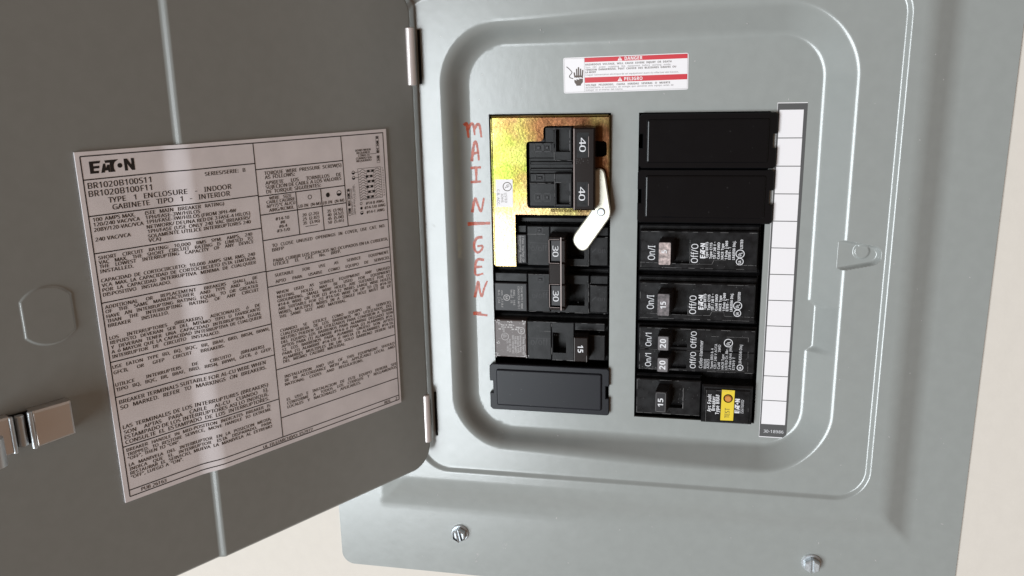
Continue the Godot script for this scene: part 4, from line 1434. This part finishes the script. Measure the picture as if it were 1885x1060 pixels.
func double_breaker() -> void:
	var t := thing("circuit_breaker_005", "black double breaker with a brown handle tie marked 30 twice, below the gold bracket", "circuit breaker", Vector3(-100.0, -75.5, -50.0))
	var st := begin()
	block(st, -129.2, -71.5, -75.9, -51.4, -50.0, -7.0, 0.8)
	block(st, -129.2, -71.5, -100.8, -76.6, -50.0, -7.0, 0.8)
	block(st, -128.6, -71.7, -53.9, -50.6, -8.0, -4.5, 0.8)
	left_pole(st, -74.4, -54.4, [-97.0, -83.4, -70.6, -58.9], 0.6)
	left_pole(st, -98.2, -78.6, [-97.0, -83.2, -94.3, -83.2], 0.6)
	block(st, -128.6, -112.2, -58.2, -54.4, -6.0, -0.6, 0.4)
	block(st, -128.6, -112.2, -83.2, -78.6, -6.0, -0.4, 0.4)
	put(st, "body", mats.black_moulded_plastic, t)
	st = begin()
	block(st, -128.6, -112.0, -73.3, -58.7, -6.0, 1.0, 0.4)
	var l1 := put(st, "marking_plate", mats.handle_plastic, t)
	st = begin()
	block(st, -128.7, -112.2, -98.2, -83.6, -6.0, 1.0, 0.4)
	var l2 := put(st, "marking_plate", mats.handle_plastic, t)
	st = begin()
	for r in [["2 Pole Trip/Test CP", -113.6, 13.2], ["Interrupting Rating", -114.9, 13.6], ["10,000 Amperes", -116.2, 12.8]]:
		line(st, r[0], Vector2(r[1] - 0.6, -59.4), r[2], 0.95, 1.05, -1)
	put(st, "printed_text", mats.grey_print, l1)
	st = begin()
	for r in [["CU-AL 60/75 C WIRE", -114.9, -85.2, 11.6], ["CONDUCTOR 60/75 C", -116.5, -85.2, 11.8], ["AWG  14-8", -118.8, -87.0, 8.0], ["IN-LB  25", -120.2, -87.0, 7.0], ["mm   2.1-8.4", -125.0, -87.6, 8.8], ["N-m   2.8", -126.6, -87.4, 6.8]]:
		line(st, r[0], Vector2(r[1] - 0.4, r[2]), r[3], 0.95, 1.05, -1)
	ring(st, Vector2(-122.6, -91.2), 1.35, 1.65, 1.05)
	line(st, "SA", Vector2(-123.2, -90.2), 2.0, 1.1, 1.05, -1, FONT_BOLD)
	stroke(st, poly([-119.0, -91.0, -120.6, -91.0]), 0.14, 1.05)
	stroke(st, poly([-125.4, -91.5, -127.4, -91.5]), 0.14, 1.05)
	put(st, "printed_text", mats.grey_print, l2)
	st = begin()
	for b in [[-107.2, -103.8, -58.0, -55.2], [-107.0, -103.6, -82.6, -80.0]]:
		stroke(st, rect(b[0], b[1], b[2], b[3]), 0.35, 0.75, true)
		block(st, b[0] + 0.9, b[1] - 0.9, b[2] + 0.8, b[3] - 0.8, 0.3, 1.0, 0.2)
	for y in [-67.0, -91.0]:
		line(st, "o/off", Vector2(-109.6, y), 8.0, 3.0, 0.75)
		stroke(st, poly([-110.0, y + 4.2, -101.2, y + 4.0]), 0.3, 0.75)
	for y in [-66.0, -90.4]:
		stroke(st, poly([-79.6, y - 1.2, -77.8, y + 0.6]), 0.4, 0.1)
		line(st, "on", Vector2(-76.8, y - 1.4), 3.6, 2.4, 0.1)
	put(st, "moulded_mark", mats.handle_plastic, t)
	# handles and the tie that joins them
	for y in [-64.4, -86.6]:
		st = begin()
		block(st, -98.8, -91.6, y - 5.6, y + 5.6, -5.0, 11.6, 0.4, 0.3)
		var h := put(st, "handle", mats.handle_plastic, t)
		st = begin()
		line(st, "30", Vector2(-97.4, y + 2.5), 5.4, 2.8, 11.66, -1)
		put(st, "rating", mats.white_print, h)
	st = begin()
	block(st, -99.4, -91.0, -80.8, -70.0, 1.0, 13.0, 0.35, 0.3)
	block(st, -99.4, -91.0, -58.9, -57.2, 1.0, 13.0, 0.35, 0.3)
	block(st, -99.4, -91.0, -93.9, -92.0, 1.0, 13.0, 0.35, 0.3)
	for y in [[-70.0, -58.9], [-92.0, -80.8]]:
		block(st, -99.4, -98.6, y[0], y[1], 1.0, 12.9, 0.3)
		block(st, -93.6, -91.0, y[0], y[1], 1.0, 12.9, 0.5)
	var tie := put(st, "handle_tie", mats.brown_plastic, t)
	st = begin()
	stroke(st, poly([-93.2, -57.8, -93.3, -93.4]), 0.5, 13.06)  # chamfer highlight of the right rail, painted on as a pinkish strip
	for y in [[-70.0, -58.9], [-92.0, -80.8]]:
		stroke(st, poly([-98.9, y[0], -98.9, y[1]]), 0.2, 13.0)
		stroke(st, poly([-98.7, y[1] + 0.2, -94.0, y[1] + 0.2]), 0.16, 13.05)
		stroke(st, poly([-98.7, y[0] - 0.2, -94.0, y[0] - 0.2]), 0.16, 13.05)
	put(st, "rubbed_glint_ridge", mats.painted_highlight, tie)
	st = begin()
	wear(st, poly([-111.5, -58.6, -101.0, -58.6]), 0.66, 0.8)
	wear(st, poly([-111.5, -78.9, -101.0, -78.9]), 0.66, 0.8)
	wear(st, poly([-90.0, -73.9, -81.4, -73.9]), 0.86, 0.8)
	wear(st, poly([-81.2, -58.0, -81.2, -73.8]), 0.86, 0.7)
	wear(st, poly([-81.2, -83.0, -81.2, -97.8]), 0.86, 0.7)
	wear(st, poly([-80.6, -59.8, -72.2, -59.7]), 0.06, 0.8)
	wear(st, poly([-80.6, -84.1, -72.2, -84.1]), 0.06, 0.8)
	wear(st, poly([-111.0, -98.0, -73.0, -98.0]), 0.86, 0.5)
	specks(st, -111.0, -73.0, -98.0, -79.0, 0.86, 24)
	put(st, "rubbed_edges", mats.worn_edge, t)

func scuffed_breaker() -> void:
	var t := thing("circuit_breaker_006", "scuffed black single breaker marked 15 with worn white print, above the lower left filler plate", "circuit breaker", Vector3(-100.0, -113.0, -50.0))
	var st := begin()
	block(st, -129.4, -71.5, -125.6, -101.2, -50.0, -7.0, 0.8)
	block(st, -112.5, -100.0, -123.4, -103.0, -6.5, 0.8, 0.45)
	pitted(st, -99.9, -88.4, -123.4, -103.0, -6.5, 1.2, 0.4, -99.3, -92.5, -119.3, -108.6, 9.0)
	block(st, -88.3, -73.0, -107.2, -103.0, -6.5, 0.8, 0.4)
	block(st, -81.6, -73.0, -122.8, -109.4, -6.5, 0.2, 0.4)
	block(st, -88.3, -81.6, -123.2, -107.2, -6.5, -2.0, 0.0)
	put(st, "body", mats.black_moulded_plastic, t)
	st = begin()
	block(st, -129.2, -112.8, -122.8, -103.0, -6.5, 1.0, 0.5)
	var l := put(st, "marking_plate", mats.worn_plate, t)
	st = begin()
	var z := 1.06
	for r in [["1 Pole      Type BR", -114.4, -111.6, 9.6], ["Interrupting Rating", -115.9, -111.0, 8.8], ["AND HACR TYPE", -117.3, -111.2, 9.2], ["10,000 AMPS", -118.6, -111.4, 8.8], ["SWD 120/240 VAC", -119.9, -110.8, 10.0], ["Issue No. CU-AL", -121.4, -113.0, 7.2], ["CL 1472", -122.7, -114.0, 5.6], ["LR43556 DISJ", -124.6, -106.0, 5.6]]:
		line(st, r[0], Vector2(r[1] - 0.4, r[2]), r[3], 0.95, z, -1, FONT_BOLD)
	ring(st, Vector2(-115.4, -108.4), 1.5, 1.85, z)
	line(st, "SA", Vector2(-116.0, -107.4), 2.1, 1.2, z, -1, FONT_BOLD)
	ring(st, Vector2(-123.9, -111.8), 1.7, 2.0, z)
	word(st, "U", Vector2(-124.2, -110.9), 1.3, 0.8, z, -1, FONT_BOLD)
	word(st, "L", Vector2(-124.8, -111.9), 1.3, 0.8, z, -1, FONT_BOLD)
	for y in [-105.6, -106.7, -107.8]:
		var x := -128.4
		while x < -118.0:
			var w := rng.randf_range(0.5, 2.2)
			if rng.randf() < 0.72:
				sheet(st, rect(x, x + w, y - rng.randf_range(0.2, 0.45), y + rng.randf_range(0.1, 0.4)), z)
			x += w + rng.randf_range(0.2, 0.8)
	put(st, "worn_print", mats.grey_print, l)
	st = begin()
	for p in [[-128.4, -104.2], [-128.6, -121.8], [-113.6, -121.9], [-126.5, -105.0], [-121.0, -104.0], [-114.4, -104.2], [-127.6, -115.0]]:
		for k in 7:
			sheet(st, circle(Vector2(p[0], p[1]) + Vector2(rng.randfn(0, 0.7), rng.randfn(0, 0.5)), rng.randf_range(0.12, 0.4), 7), z + 0.02 + 0.004 * k)
	wear(st, poly([-128.6, -122.2, -113.4, -122.2]), z, 0.7, 0.25)
	wear(st, poly([-113.4, -122.2, -113.4, -104.0]), z, 0.7, 0.25)
	specks(st, -128.5, -113.3, -122.0, -104.0, z + 0.01, 60)
	put(st, "scuff", mats.grey_print, l)
	st = begin()
	line(st, "o/off", Vector2(-110.6, -115.6), 9.0, 3.4, 0.85)
	stroke(st, poly([-111.0, -112.0, -100.6, -112.2]), 0.3, 0.86)
	put(st, "moulded_mark", mats.handle_plastic, t)
	st = begin()
	block(st, -88.0, -80.4, -120.8, -107.6, -5.0, 10.0, 0.4, 0.3, Vector2(0.1, 0))
	var h := put(st, "handle", mats.brown_plastic, t)
	st = begin()
	line(st, "15", Vector2(-85.6, -111.8), 3.9, 2.7, 10.06, -1, FONT_BOLD)
	put(st, "rating", mats.white_print, h)
	st = begin()
	stroke(st, poly([-87.2, -108.2, -87.2, -120.2]), 0.22, 10.05)
	stroke(st, poly([-81.2, -117.2, -81.2, -120.4]), 0.22, 10.05)
	put(st, "rubbed_glint_ridge", mats.worn_edge, h)
	st = begin()
	wear(st, poly([-99.9, -123.0, -99.9, -103.4]), 1.26, 0.6)
	wear(st, poly([-99.6, -123.1, -88.8, -123.1]), 1.26, 0.8, 0.2)
	wear(st, poly([-112.2, -103.3, -73.4, -103.3]), 1.26, 0.5)
	wear(st, poly([-81.4, -109.7, -73.2, -109.6]), 0.86, 0.8)
	wear(st, poly([-90.0, -106.6, -73.6, -106.6]), 0.86, 0.6)
	wear(st, poly([-106.0, -108.2, -100.4, -108.3]), 0.86, 0.8)
	specks(st, -112.0, -74.0, -123.0, -104.0, 0.9, 30)
	put(st, "rubbed_edges", mats.worn_edge, t)
